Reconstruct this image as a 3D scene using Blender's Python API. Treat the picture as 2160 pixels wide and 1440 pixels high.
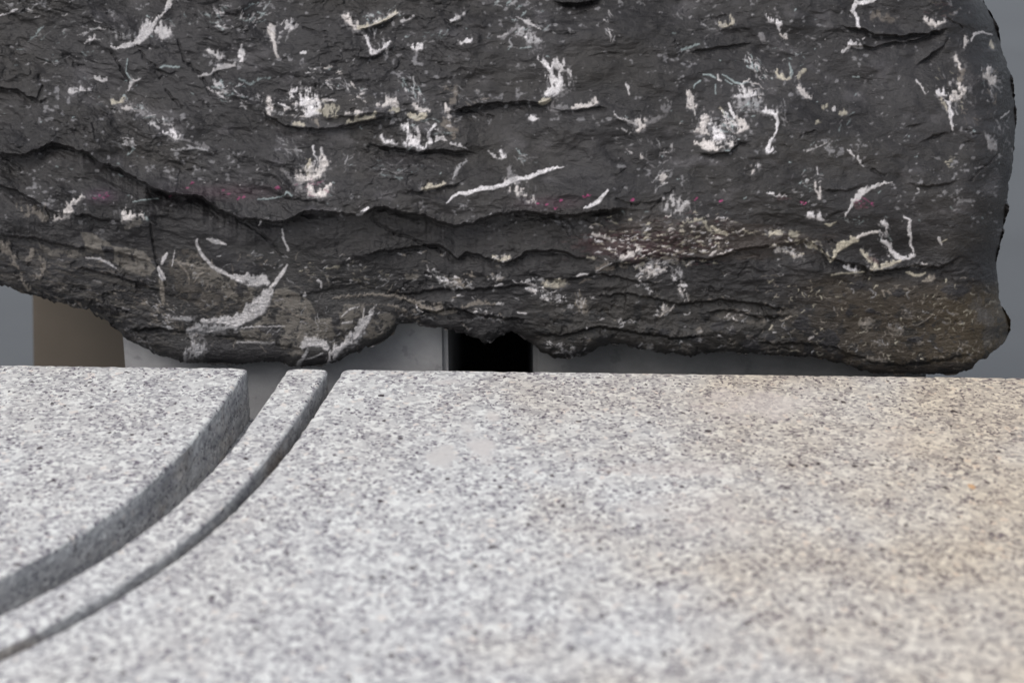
import bpy, math, random
import numpy as np
R = math.radians
scene = bpy.context.scene
for o in list(bpy.data.objects):
    bpy.data.objects.remove(o, do_unlink=True)

# ------------------------------------------------------------------ camera
CAM = np.array((0.0, -1.367, 0.579)); PITCH = R(22.0); LENS = 55.0
FPX = LENS / 36.0 * 2160.0
cd = bpy.data.cameras.new("camera"); cam = bpy.data.objects.new("camera", cd)
scene.collection.objects.link(cam); scene.camera = cam
cam.location = CAM; cam.rotation_euler = (math.pi / 2 - PITCH, 0, 0)
cd.lens = LENS; cd.sensor_width = 36.0; cd.sensor_fit = 'HORIZONTAL'
cd.clip_start = 0.02; cd.clip_end = 500.0
cd.dof.use_dof = True; cd.dof.focus_distance = 1.505; cd.dof.aperture_fstop = 3.9

# ------------------------------------------------------------------ light
SUN_EL, SUN_AZ = R(50), R(212)          # azimuth measured clockwise from +Y
world = bpy.data.worlds.new("World"); scene.world = world; world.use_nodes = True
wn = world.node_tree; bg = wn.nodes["Background"]
sky = wn.nodes.new("ShaderNodeTexSky"); sky.sky_type = 'NISHITA'; sky.sun_disc = False
sky.sun_elevation = SUN_EL; sky.sun_rotation = SUN_AZ
sky.air_density = 1.0; sky.dust_density = 3.0; sky.ozone_density = 0.6
hs = wn.nodes.new("ShaderNodeHueSaturation"); hs.inputs["Saturation"].default_value = 0.42      # thin overcast: a paler sky
wn.links.new(sky.outputs[0], hs.inputs["Color"]); wn.links.new(hs.outputs[0], bg.inputs[0]); bg.inputs[1].default_value = 0.14
sd = bpy.data.lights.new("sun", 'SUN'); sd.energy = 0.75; sd.angle = R(40); sd.color = (1.0, 0.95, 0.90)
sun = bpy.data.objects.new("sun", sd); scene.collection.objects.link(sun)
sdir = (math.sin(SUN_AZ) * math.cos(SUN_EL), math.cos(SUN_AZ) * math.cos(SUN_EL), math.sin(SUN_EL))
import mathutils
sun.rotation_euler = mathutils.Vector(sdir).to_track_quat('Z', 'Y').to_euler()
scene.view_settings.view_transform = 'Standard'; scene.view_settings.look = 'None'
scene.view_settings.exposure = 0.45; scene.view_settings.gamma = 1.0

# ------------------------------------------------------------------ helpers
def srgb(r, g, b):
    f = lambda c: (c / 12.92 if c <= 0.04045 else ((c + 0.055) / 1.055) ** 2.4)
    return (f(r / 255), f(g / 255), f(b / 255))

def ray(u, v):
    u = np.asarray(u, float); v = np.asarray(v, float)
    x = (u - 1080) / FPX; y = -(v - 720) / FPX
    return x, math.cos(PITCH) + y * math.sin(PITCH), -math.sin(PITCH) + y * math.cos(PITCH)

def on_ground(u, v, z=0.0):               # where the traced point lies on the horizontal plane z
    dx, dy, dz = ray(u, v); t = (z - CAM[2]) / dz
    return CAM[0] + dx * t, CAM[1] + dy * t

def at_depth(u, v, Y):                    # where the traced point lies at distance Y behind the slab edge
    dx, dy, dz = ray(u, v); t = (Y - CAM[1]) / dy
    return CAM[0] + dx * t, Y, CAM[2] + dz * t

def tag(o, label=None, cat=None, group=None, kind=None):
    for k, w in (("label", label), ("category", cat), ("group", group), ("kind", kind)):
        if w: o[k] = w
    return o

def empty(name, loc):
    o = bpy.data.objects.new(name, None); scene.collection.objects.link(o); o.location = loc
    return o

def mesh_obj(name, verts, faces, mat, parent=None, smooth=True):
    me = bpy.data.meshes.new(name); me.from_pydata([tuple(map(float, v)) for v in verts], [], faces); me.update()
    me.materials.append(mat)
    me.polygons.foreach_set("use_smooth", [smooth] * len(me.polygons))
    o = bpy.data.objects.new(name, me); scene.collection.objects.link(o)
    if parent is not None:
        o.parent = parent
        o.matrix_parent_inverse = mathutils.Matrix.Translation(parent.location).inverted()
    return o

# lattice value noise in numpy
_rng = np.random.default_rng(7)
_TAB = _rng.random((16, 256, 256)).astype(np.float32)
def vn(x, y, s=0):
    T = _TAB[s % 16]
    xi = np.floor(x); yi = np.floor(y); fx = (x - xi).astype(np.float32); fy = (y - yi).astype(np.float32)
    fx = fx * fx * fx * (fx * (fx * 6 - 15) + 10); fy = fy * fy * fy * (fy * (fy * 6 - 15) + 10)
    xi = xi.astype(np.int64) + 17 * s; yi = yi.astype(np.int64) + 31 * s
    a = T[xi & 255, yi & 255]; b = T[(xi + 1) & 255, yi & 255]
    c = T[xi & 255, (yi + 1) & 255]; d = T[(xi + 1) & 255, (yi + 1) & 255]
    return (a + (b - a) * fx) * (1 - fy) + (c + (d - c) * fx) * fy
def fbm(x, y, s=0, o=4, g=0.5):
    r = 0; a = 1.0; t = 0
    for i in range(o):
        c, q = math.cos(i * 1.1), math.sin(i * 1.1)
        r = r + a * (vn((c * x - q * y) * 2 ** i, (q * x + c * y) * 2 ** i, s + i) - 0.5); t += a; a *= g
    return r / t * 2                      # about -1..1
def sstep(a, b, x):
    t = np.clip((x - a) / (b - a), 0, 1); return t * t * (3 - 2 * t)

# ------------------------------------------------------------------ materials
class NT:
    def __init__(s, name):
        s.m = bpy.data.materials.new(name); s.m.use_nodes = True; s.t = s.m.node_tree
        s.b = s.t.nodes["Principled BSDF"]; s.n = s.t.nodes; s.l = s.t.links
    def node(s, ty, **k):
        n = s.n.new(ty)
        for a, v in k.items(): setattr(n, a, v)
        return n
    def coord(s, scale=(1, 1, 1), loc=(0, 0, 0)):
        c = s.node("ShaderNodeTexCoord"); m = s.node("ShaderNodeMapping")
        m.inputs["Scale"].default_value = scale; m.inputs["Location"].default_value = loc
        s.l.new(c.outputs["Object"], m.inputs[0]); return m.outputs[0]
    def noise(s, vec, scale, detail=3, rough=0.5, dist=0.0):
        n = s.node("ShaderNodeTexNoise"); n.inputs["Scale"].default_value = scale
        n.inputs["Detail"].default_value = detail; n.inputs["Roughness"].default_value = rough
        n.inputs["Distortion"].default_value = dist; s.l.new(vec, n.inputs["Vector"]); return n
    def ramp(s, fac, stops, interp='LINEAR'):
        r = s.node("ShaderNodeValToRGB"); r.color_ramp.interpolation = interp
        e = r.color_ramp.elements
        while len(e) < len(stops): e.new(0.5)
        for i, (p, c) in enumerate(stops):
            e[i].position = p; e[i].color = (c, c, c, 1) if isinstance(c, (int, float)) else (*c, 1)
        s.l.new(fac, r.inputs[0]); return r.outputs[0]
    def mix(s, fac, a, b, mode='MIX'):
        m = s.node("ShaderNodeMix", data_type='RGBA', blend_type=mode)
        for sock, v in ((m.inputs[0], fac), (m.inputs[6], a), (m.inputs[7], b)):
            if hasattr(v, 'is_linked'): s.l.new(v, sock)
            elif isinstance(v, (int, float)): sock.default_value = v
            else: sock.default_value = (*v, 1)
        return m.outputs[2]
    def math(s, op, a, b=0.0, clamp=False):
        m = s.node("ShaderNodeMath", operation=op, use_clamp=clamp)
        for i, v in enumerate((a, b)):
            if hasattr(v, 'is_linked'): s.l.new(v, m.inputs[i])
            else: m.inputs[i].default_value = v
        return m.outputs[0]
    def bump(s, h, strength, dist, prev=None):
        b = s.node("ShaderNodeBump"); b.inputs["Strength"].default_value = strength
        b.inputs["Distance"].default_value = dist; s.l.new(h, b.inputs["Height"])
        if prev is not None: s.l.new(prev, b.inputs["Normal"])
        return b.outputs[0]

def granite(name, wall=False):
    k = NT(name); v = k.coord()
    wv = k.noise(v, 260, 2); off = k.node("ShaderNodeVectorMath", operation='SUBTRACT')
    k.l.new(wv.outputs["Color"], off.inputs[0]); off.inputs[1].default_value = (.5, .5, .5)
    sc = k.node("ShaderNodeVectorMath", operation='SCALE'); k.l.new(off.outputs[0], sc.inputs[0]); sc.inputs[3].default_value = .0045
    ad = k.node("ShaderNodeVectorMath", operation='ADD'); k.l.new(v, ad.inputs[0]); k.l.new(sc.outputs[0], ad.inputs[1])
    def cells(scale):
        c = k.node("ShaderNodeTexVoronoi"); c.inputs["Scale"].default_value = scale; k.l.new(ad.outputs[0], c.inputs["Vector"])
        s = k.node("ShaderNodeSeparateColor"); k.l.new(c.outputs["Color"], s.inputs[0]); return s.outputs
    big = cells(190); mid = cells(280); small = cells(430)
    clus = k.noise(v, 42, 4, .6).outputs[0]
    patchy = k.noise(v, 7, 3, .5).outputs[0]
    # feldspar: white to faintly pink
    base = k.ramp(big[0], [(0, srgb(197, 197, 196)), (.35, srgb(211, 211, 209)), (.7, srgb(226, 227, 224)), (.96, srgb(220, 214, 208))], 'CONSTANT')
    # quartz: translucent mid greys, gathered in clusters
    q = k.math('ADD', mid[0], k.math('MULTIPLY', k.math('SUBTRACT', clus, .5), 1.0))
    col = k.mix(k.ramp(q, [(.62, 0.0), (.68, 1.0)]), base, k.ramp(mid[1], [(0, srgb(152, 152, 155)), (1, srgb(192, 191, 191))]))
    # biotite: small dark flakes, violet-grey
    d = k.math('ADD', small[0], k.math('MULTIPLY', k.math('SUBTRACT', clus, .5), .75))
    d = k.math('ADD', d, k.math('MULTIPLY', k.math('SUBTRACT', patchy, .5), .30))
    dark = k.ramp(d, [(.86, 0.0), (.89, 1.0)])
    col = k.mix(dark, col, k.ramp(small[1], [(0, srgb(84, 77, 88)), (.5, srgb(120, 115, 124)), (1, srgb(156, 153, 158))]))
    bl = k.math('GREATER_THAN', mid[2], .994)
    col = k.mix(k.math('MULTIPLY', bl, .9), col, srgb(52, 40, 46))
    fx = k.noise(v, 900, 2).outputs[0]
    col = k.mix(1.0, col, k.ramp(fx, [(.3, .90), (.7, 1.06)]), 'MULTIPLY')
    # warm tint, growing to the right of the slab, and soft smudges of dried dirt
    sx = k.node("ShaderNodeSeparateXYZ"); k.l.new(v, sx.inputs[0])
    wf = k.math('ADD', k.math('MULTIPLY', sx.outputs[0], 1.7), k.math('MULTIPLY', k.math('SUBTRACT', patchy, .5), 1.3))
    col = k.mix(k.ramp(wf, [(.0, 0.0), (.80, 1.0)]), col, (.93, .815, .67), 'MULTIPLY')
    blot = k.noise(v, 5.5, 5, .6).outputs[0]
    col = k.mix(k.ramp(blot, [(.42, 0.0), (.72, .7)]), col, (.92, .885, .85), 'MULTIPLY')
    if not wall:
        n2 = k.noise(v, 45, 3).outputs[0]
        for (px, py, rx, ry, op, c) in SMUDGES:
            X, Y = (float(t) for t in on_ground(px, py))
            rxm = rx * .00045; rym = ry * .00045 / .42
            a = k.math('DIVIDE', k.math('SUBTRACT', sx.outputs[0], X), rxm); b = k.math('DIVIDE', k.math('SUBTRACT', sx.outputs[1], Y), rym)
            dd = k.math('SQRT', k.math('ADD', k.math('MULTIPLY', a, a), k.math('MULTIPLY', b, b)))
            dd = k.math('ADD', dd, k.math('MULTIPLY', k.math('SUBTRACT', n2, .5), 2.4))
            col = k.mix(k.ramp(dd, [(.5, op), (1.35, 0.0)]), col, srgb(*c))
    else:
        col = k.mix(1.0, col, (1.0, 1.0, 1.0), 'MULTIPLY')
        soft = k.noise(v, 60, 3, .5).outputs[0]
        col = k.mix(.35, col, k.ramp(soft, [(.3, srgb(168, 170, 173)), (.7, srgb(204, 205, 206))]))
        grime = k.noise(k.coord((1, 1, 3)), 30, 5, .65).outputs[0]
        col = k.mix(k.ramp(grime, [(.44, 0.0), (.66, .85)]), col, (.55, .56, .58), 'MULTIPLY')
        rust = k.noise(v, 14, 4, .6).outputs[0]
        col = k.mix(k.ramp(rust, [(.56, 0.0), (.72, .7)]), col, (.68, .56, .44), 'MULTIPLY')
    k.l.new(col, k.b.inputs["Base Color"]); k.b.inputs["Roughness"].default_value = .62
    k.b.inputs["Specular IOR Level"].default_value = .35
    bp = k.bump(k.noise(v, 420, 4, .6).outputs[0], .35 if not wall else .7, .0012)
    if wall: bp = k.bump(k.noise(v, 70, 6, .65).outputs[0], .8, .006, bp)
    k.l.new(bp, k.b.inputs["Normal"]); return k.m

SMUDGES = [(928, 965, 34, 24, .9, (200, 197, 194)), (1018, 950, 30, 28, .9, (202, 198, 195)), (985, 905, 18, 20, .6, (200, 197, 194)),
           (945, 806, 40, 6, .7, (204, 200, 197)), (1040, 880, 20, 14, .6, (214, 208, 202)), (1590, 850, 150, 34, .5, (206, 196, 189)),
           (1420, 990, 130, 16, .35, (205, 195, 188)), (1900, 940, 90, 30, .3, (208, 196, 182)), (2050, 1026, 7, 5, .8, (196, 150, 100)),
           (1480, 1080, 140, 40, .3, (208, 200, 193))]

def plain(name, c1, c2, scale=6, rough=.8, bump=.3, detail=5, spec=.3, spots=None):
    k = NT(name); v = k.coord()
    n = k.noise(v, scale, detail, .6).outputs[0]
    col = k.mix(k.ramp(n, [(.3, 0.0), (.7, 1.0)]), c1, c2)
    if spots:
        s = k.noise(v, spots[0], 3, .5).outputs[0]
        col = k.mix(k.ramp(s, [(spots[1], 0.0), (spots[1] + .06, spots[2])]), col, spots[3])
    k.l.new(col, k.b.inputs["Base Color"]); k.b.inputs["Roughness"].default_value = rough
    k.b.inputs["Specular IOR Level"].default_value = spec
    k.l.new(k.bump(k.noise(v, scale * 14, 5, .6).outputs[0], bump, .002), k.b.inputs["Normal"]); return k.m

M_TOP = granite("pale_speckled_granite")
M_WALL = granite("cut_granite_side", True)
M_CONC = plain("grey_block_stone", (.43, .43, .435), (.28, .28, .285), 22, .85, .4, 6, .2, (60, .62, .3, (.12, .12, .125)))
M_CONC_SHADE = plain("shaded_block_stone", (.28, .28, .275), (.19, .19, .19), 22, .85, .4, 6, .2, (60, .62, .3, (.09, .09, .095)))  # block stone with the shade under the boulder put into its colour
M_GAP_SHADE = plain("gap_shade_black", (.012, .014, .015), (.022, .024, .025), 5, .7, .1)  # black that stands in for the deep shade inside the gap
M_BRACKET = plain("dark_bronze", (.030, .029, .022), (.022, .022, .018), 8, .6, .1)
M_BROWN = plain("brown_timber", (.135, .114, .092), (.090, .078, .064), 3, .7, .2)
M_GROUND = plain("blue_grey_asphalt", (.124, .133, .140), (.104, .111, .117), 1.2, .85, .4, 6)

# ------------------------------------------------------------------ ground
G = .62
gp = [(-200, -200, -G), (200, -200, -G), (200, 260, -G), (-200, 260, -G)]
tag(mesh_obj("ground", gp, [(0, 1, 2, 3)], M_GROUND, None, False), kind="structure")

# ------------------------------------------------------------------ granite slab with two curved grooves
L = [(509,794),(488,822),(457,868),(406,932),(359,980),(302,1027),(245,1069),(189,1109),(94,1166),(0,1216)]
A = [(581,817),(543,873),(510,913),(449,987),(401,1031),(345,1083),(283,1133),(227,1175),(165,1216),(94,1251),(0,1288)]
B = [(675,807),(642,859),(590,930),(533,1001),(472,1062),(415,1112),(340,1175),(264,1225),(189,1272),(94,1322),(0,1362)]
C = [(694,824),(670,861),(628,923),(567,994),(519,1048),(453,1112),(378,1175),(283,1239),(189,1296),(94,1345),(0,1390)]
x0, y0 = on_ground(0, 768.0); x1, y1 = on_ground(2160, 795.0)
def far(x): return y0 + (y1 - y0) * (x - x0) / (x1 - x0)
def curve(pts, yend):
    P = np.array([on_ground(*p) for p in pts]); f = lambda y: np.stack([np.ones_like(y), y, np.abs(y) ** 3.6], -1)
    c = np.linalg.lstsq(f(P[:, 1]), P[:, 0], rcond=None)[0]
    xe = c[0]; ys = np.linspace(float(far(xe)), yend, 90)
    return np.c_[f(ys) @ c, ys]
def fillet(P, idx, r, n=6):               # round the plan corner at index idx
    p = P[idx]; a = P[idx - 1]; b = P[(idx + 1) % len(P)]
    va = (a - p) / np.linalg.norm(a - p); vb = (b - p) / np.linalg.norm(b - p)
    ra = min(r, np.linalg.norm(a - p) * .95); rb = min(r, np.linalg.norm(b - p) * .95)
    q0 = p + va * ra; q1 = p + vb * rb
    return [(1 - t) ** 2 * q0 + 2 * t * (1 - t) * p + t * t * q1 for t in np.linspace(0, 1, n)]
def refine(P, step):
    out = []
    for i in range(len(P)):
        a, b = P[i], P[(i + 1) % len(P)]; d = np.linalg.norm(b - a); n = max(1, int(d / step))
        out += [a + (b - a) * t / n for t in range(n)]
    return np.array(out)
def prism(name, P, zbot, mat_top, mat_side, parent, rad=.004, seed=0, rough=.0006):
    P = refine(np.array(P), .004)
    # keep anticlockwise
    ar = .5 * np.sum(P[:, 0] * np.roll(P[:, 1], -1) - np.roll(P[:, 0], -1) * P[:, 1])
    if ar < 0: P = P[::-1]
    t = np.roll(P, -1, 0) - np.roll(P, 1, 0); t /= np.linalg.norm(t, axis=1)[:, None] + 1e-12
    nrm = np.c_[t[:, 1], -t[:, 0]]
    wob = fbm(P[:, 0] * 60 + 3, P[:, 1] * 60, seed, 4) * rough * 1.6
    chip = np.clip(fbm(P[:, 0] * 130, P[:, 1] * 130 + 9, seed + 3, 3), 0, 1) * .0040
    rr = rad + chip; n = len(P); V = []; ring = []
    for th in np.linspace(0, math.pi / 2, 6):
        ins = rr * (1 - math.sin(th)); z = -rr * (1 - math.cos(th))
        Q = P - nrm * (ins - wob)[:, None]; V.append(np.c_[Q, z])
    for z in np.linspace(-.012, zbot, 12):
        w = wob + rough * 2.2 * fbm(P[:, 0] * 90 + z * 300, P[:, 1] * 90 - z * 150, seed + 1, 4)
        Q = P + nrm * w[:, None]; V.append(np.c_[Q, np.full(n, z)])
    m = len(V); V = np.concatenate(V); F = [tuple(range(n))]
    for r in range(m - 1):
        for i in range(n):
            j = (i + 1) % n; F.append((r * n + j, r * n + i, (r + 1) * n + i, (r + 1) * n + j))
    F.append(tuple(range((m - 1) * n, m * n))[::-1])
    o = mesh_obj(name, V, F, mat_top, parent, True); me = o.data; me.materials.append(mat_side)
    mi = np.zeros(len(F), int); mi[1 + 4 * n:] = 1; me.polygons.foreach_set("material_index", mi)
    sm = np.ones(len(F), bool); sm[0] = False; me.polygons.foreach_set("use_smooth", sm)
    return o

slab = empty("granite_slab", (0, -.55, -.30))
tag(slab, "pale speckled granite slab with two curved grooves in front of the black boulder", "stone slab")
cl, ca, cb, cc = curve(L, -.60), curve(A, -.66), curve(B, -.70), curve(C, -.74)
ZB = -.052
def corner_poly(P, spec):
    out = []
    for i in range(len(P)):
        out += fillet(P, i, spec[i]) if i in spec else [P[i]]
    return np.array(out)
pl = np.array([(-.95, far(-.95))] + list(cl) + [(-.95, -.60)])
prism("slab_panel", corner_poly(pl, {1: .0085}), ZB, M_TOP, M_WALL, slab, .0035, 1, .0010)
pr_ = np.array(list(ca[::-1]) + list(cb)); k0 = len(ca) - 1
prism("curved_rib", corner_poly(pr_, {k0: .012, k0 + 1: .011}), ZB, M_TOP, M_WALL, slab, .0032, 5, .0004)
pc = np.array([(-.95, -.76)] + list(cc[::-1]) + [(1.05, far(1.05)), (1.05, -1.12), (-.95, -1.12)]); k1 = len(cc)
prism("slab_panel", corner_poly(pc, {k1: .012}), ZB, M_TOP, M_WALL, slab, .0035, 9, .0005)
bb = [(-.95, -1.12), (1.05, -1.12), (1.05, far(1.05) - .004), (-.95, far(-.95) - .004)]
V = [(x, y, ZB + .0005) for x, y in bb] + [(x, y, -.30) for x, y in bb]
mesh_obj("slab_bed", V, [(0, 1, 2, 3), (7, 6, 5, 4), (0, 4, 5, 1), (1, 5, 6, 2), (2, 6, 7, 3), (3, 7, 4, 0)], M_WALL, slab, False)

# ------------------------------------------------------------------ plain boxes behind, with softened edges
def box(name, lo, hi, mat, parent=None, bev=.006, taper=None):
    import bmesh
    bm = bmesh.new(); x0, y0_, z0 = lo; x1_, y1_, z1 = hi
    vs = []
    for z, tp in ((z0, taper or (0, 0)), (z1, (0, 0))):
        for x, y in ((x0 + tp[0], y0_), (x1_ + tp[1], y0_), (x1_ + tp[1], y1_), (x0 + tp[0], y1_)): vs.append(bm.verts.new((x, y, z)))
    for f in ((3, 2, 1, 0), (4, 5, 6, 7), (0, 1, 5, 4), (1, 2, 6, 5), (2, 3, 7, 6), (3, 0, 4, 7)): bm.faces.new([vs[i] for i in f])
    bmesh.ops.bevel(bm, geom=bm.edges[:], offset=bev, segments=3, affect='EDGES')
    me = bpy.data.meshes.new(name); bm.to_mesh(me); bm.free(); me.materials.append(mat)
    o = bpy.data.objects.new(name, me); scene.collection.objects.link(o)
    if parent is not None: o.parent = parent; o.matrix_parent_inverse = mathutils.Matrix.Translation(parent.location).inverted()
    return o
BY = .12
xl = at_depth(262, 760, BY)[0]; xm = at_depth(945, 760, BY)[0]; xr = at_depth(1125, 760, BY)[0]; xe = at_depth(1960, 760, BY)[0]
BT = .004
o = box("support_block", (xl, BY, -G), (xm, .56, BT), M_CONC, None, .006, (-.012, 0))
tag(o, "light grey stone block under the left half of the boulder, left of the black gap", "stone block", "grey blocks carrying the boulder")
o = box("support_block", (xr, BY, -G), (xe, .56, BT), M_CONC_SHADE, None, .006)
tag(o, "shaded grey stone block under the right half of the boulder, right of the black gap", "stone block", "grey blocks carrying the boulder")
o = box("gap_shade_panel", (-.30, .575, -G), (.40, .60, BT), M_GAP_SHADE, None, .002)  # sheet added behind the blocks so the gap reads as dark
tag(o, "added black panel standing in for the shade in the gap between the two grey support blocks", "panel")
post = empty("timber_post", (at_depth(160, 700, .5)[0], .55, -G))
tag(post, "blurred brown post behind the left end of the boulder", "post")
pxa = at_depth(96, 640, .47)[0]; pxb = at_depth(300, 640, .47)[0]
box("shaft", (pxa, .47, -G), (pxb, .62, .06), M_BROWN, post, .006, (-.07, -.02))
pz = at_depth(70, 676, .47)[2]
box("cap_bracket", (at_depth(44, 640, .47)[0], .49, pz), (pxa + .004, .60, .07), M_BRACKET, post, .006, (.008, 0))

# ------------------------------------------------------------------ boulder
BOT = [(-340,520),(-200,552),(0,600),(30,611),(65,621),(80,625),(115,636),(152,647),(170,650),(189,654),(204,667),(237,686),(252,700),(265,717),(289,727),(318,742),
 (348,754),(370,760),(400,766),(430,765),(470,765),(500,768),(540,766),(570,763),(590,762),(603,766),(614,772),(626,774),(640,772),(660,770),(680,769),(700,765),(722,757),(735,750),
 (755,741),(775,733),(795,725),(812,716),(822,709),(832,700),(838,686),(844,680),(856,677),(884,683),(910,689),(947,694),(978,702),(1002,713),(1013,720),(1023,726),
 (1034,720),(1043,715),(1056,709),(1069,704),(1078,700),(1095,705),(1108,714),(1124,726),(1141,741),(1155,749),(1169,755),(1187,756),(1220,751),(1253,738),(1287,724),
 (1320,727),(1370,741),(1400,745),(1440,749),(1457,753),(1473,746),(1520,741),(1560,744),(1597,748),(1640,748),(1723,754),(1773,767),(1800,776),(1827,784),(1860,787),(1907,788),
 (1960,789),(2000,789),(2023,787),(2047,778),(2073,760),(2090,748),(2107,734),(2120,720),(2126,708)]
RGT = [(1900,-340),(1950,-220),(2000,-120),(2045,-50),(2073,0),(2084,20),(2097,43),(2103,60),(2107,77),(2120,117),(2127,140),(2133,160),(2140,213),(2142,240),(2143,267),(2140,300),
 (2137,333),(2135,360),(2131,383),(2127,410),(2124,430),(2122,450),(2118,470),(2116,487),(2110,510),(2104,533),(2101,550),(2103,567),(2107,600),(2108,627),(2111,642),(2120,658),(2127,673),(2130,690),(2126,708)]
ST = 1.5
U0, U1, V0, V1 = -344, 2160, -344, 812
gu = np.arange(U0, U1 + 1, ST); gv = np.arange(V0, V1 + 1, ST)
UU, VV = np.meshgrid(gu, gv)                      # [row v, col u]
H_, W_ = UU.shape
def seg_d(px, py, x0, y0, x1, y1):
    dx, dy = x1 - x0, y1 - y0; l2 = dx * dx + dy * dy + 1e-9
    t = np.clip(((px - x0) * dx + (py - y0) * dy) / l2, 0, 1)
    return np.hypot(px - x0 - t * dx, py - y0 - t * dy), t
def window(xa, xb, ya, yb):
    i0 = max(0, int((ya - V0) / ST)); i1 = min(H_, int((yb - V0) / ST) + 2)
    j0 = max(0, int((xa - U0) / ST)); j1 = min(W_, int((xb - U0) / ST) + 2)
    return slice(i0, max(i0, i1)), slice(j0, max(j0, j1))
def distance_to(poly, reach):
    D = np.full(UU.shape, reach * 1.0)
    for (xa, ya), (xb, yb) in zip(poly[:-1], poly[1:]):
        w = window(min(xa, xb) - reach, max(xa, xb) + reach, min(ya, yb) - reach, max(ya, yb) + reach)
        if UU[w].size == 0: continue
        d, _ = seg_d(UU[w], VV[w], xa, ya, xb, yb); D[w] = np.minimum(D[w], d)
    return D

# --- relief (metres, positive towards the viewer)
n1 = fbm(UU / 150, VV / 110, 1, 4); n2 = fbm(UU / 140 + 9, VV / 100 + 4, 3, 4)
dip = VV + .33 * np.clip(620 - UU, 0, None) - .00022 * np.clip(UU - 1200, 0, None) ** 2 * .4
wu = UU + 46 * n1; wd = dip + 40 * n2
relief = .0060 * fbm(wu / 210, wd / 95, 5, 5)
calm = 1 - .80 * sstep(1640, 1800, UU) * (1 - sstep(520, 590, VV)) * sstep(90, 150, VV)
calm *= 1 - .60 * sstep(900, 1150, UU) * (1 - sstep(420, 470, VV))
calm *= 1 - .5 * np.exp(-((UU - 1000) / 260) ** 2 - ((VV - 520) / 50) ** 2)
calm *= 1 - .55 * sstep(560, 640, VV + .1 * np.clip(500 - UU, 0, None))
act = sstep(-.25, .35, fbm(UU / 120 + 30, VV / 70, 2, 3))
def saw(t):
    f = t - np.floor(t); return np.where(f < .86, f / .86, (1 - f) / .14) - .5
relief += .0020 * saw((wd + 26 * fbm(UU / 60, VV / 40, 4, 4)) / 62) * act * calm
relief += .0012 * saw((wd + 14 * fbm(UU / 30, VV / 22, 6, 4) + .25 * UU * n1 * .1) / 23) * sstep(-.2, .3, fbm(UU / 70, VV / 45 + 8, 8, 3)) * calm
relief += .0007 * (1 - np.abs(fbm(wu / 34, wd / 17, 9, 4)) * 2) * calm
relief += .0008 * fbm(wu / 16, wd / 8, 11, 4) * (.35 + .65 * act) * calm
cell = vn(wu / 21, wd / 13, 12); relief += .0012 * (cell > .62) * act * calm
def facets(sx, sy, seed, tilt, step):
    # flat splinter faces: each warped cell is a small plane with its own tilt and height
    x = (UU + 16 * fbm(UU / 40, VV / 30, seed, 3)) / sx; y = (dip + 12 * fbm(UU / 30, VV / 30, seed + 2, 3)) / sy
    xi = np.floor(x).astype(int); yi = np.floor(y).astype(int); best = np.full(x.shape, 1e9); out = np.zeros(x.shape)
    T = _TAB
    for dx in (-1, 0, 1):
        for dy in (-1, 0, 1):
            a, b = (xi + dx) & 255, (yi + dy) & 255
            cx = xi + dx + T[seed, a, b]; cy = yi + dy + T[seed + 1, a, b]
            d = (x - cx) ** 2 + (y - cy) ** 2; m = d < best; best = np.where(m, d, best)
            gx = T[seed + 2, a, b] - .5; gy = T[seed + 3, a, b] - .30; h = T[seed + 4, a, b] - .5
            out = np.where(m, tilt * ((x - cx) * gx + (y - cy) * gy * 1.6) + step * h, out)
    return out
def scallops(sx, sy, seed, q, tilt, hv, warp=1.0):
    # conchoidal hollows meeting in sharp, continuous ridges
    x = (UU + warp * 22 * fbm(UU / 60, VV / 45, seed, 3)) / sx; y = (dip + warp * 15 * fbm(UU / 50, VV / 40, seed + 2, 3)) / sy
    xi = np.floor(x).astype(int); yi = np.floor(y).astype(int); out = np.full(x.shape, 1e9); T = _TAB
    for dx in (-1, 0, 1):
        for dy in (-1, 0, 1):
            a, b = (xi + dx) & 255, (yi + dy) & 255
            px = x - (xi + dx + T[seed, a, b]); py = y - (yi + dy + T[seed + 1, a, b])
            out = np.minimum(out, q * (px * px + py * py) + tilt * ((T[seed + 2, a, b] - .5) * px + (T[seed + 3, a, b] - .2) * py) + hv * T[seed + 4, a, b])
    return out
relief += scallops(120, 62, 2, .0055, .010, .006) * (.45 + .55 * act) * (.45 + .55 * calm)
relief += scallops(46, 22, 6, .0022, .0042, .0026) * (.3 + .7 * act) * calm
relief += scallops(19, 11, 9, .0008, .0016, .0010) * act * calm
relief += facets(30, 15, 6, .0012, .0006) * act ** 2 * calm
relief += facets(13, 8, 9, .0009, .0005) * (.3 + .7 * act) * calm
# scooped chips (conchoidal flakes) struck off the face
rs = random.Random(5)
for _ in range(260):
    cx = rs.uniform(-300, 2120); cy = rs.uniform(-300, 690); a = rs.uniform(10, 46); b = a * rs.uniform(.3, .6)
    w = window(cx - a, cx + a, cy - b, cy + b)
    if UU[w].size == 0: continue
    sl = .33 if cx < 600 else rs.uniform(-.25, .25)
    q = ((UU[w] - cx) / a) ** 2 + ((VV[w] - cy - sl * (UU[w] - cx)) / b) ** 2
    dd = np.clip(1 - q, 0, 1); k = rs.uniform(.0006, .0026) * (.5 if cx > 1650 and cy < 500 else 1)
    relief[w] -= k * dd ** .6 * (.45 - .55 * (VV[w] - cy) / b)
# fine strike-through in the brecciated bottom band
low = sstep(520, 600, VV + .10 * np.clip(500 - UU, 0, None) + 14 * n1)
relief += low * .45 * (.0016 * fbm(UU / 14, VV / 9, 2, 4) + .0012 * saw((VV + 12 * fbm(UU / 26, VV / 18, 7, 3)) / 17))
relief -= low * .0016 * (fbm(UU / 22 + 5, VV / 20, 13, 3) > .42)

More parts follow.
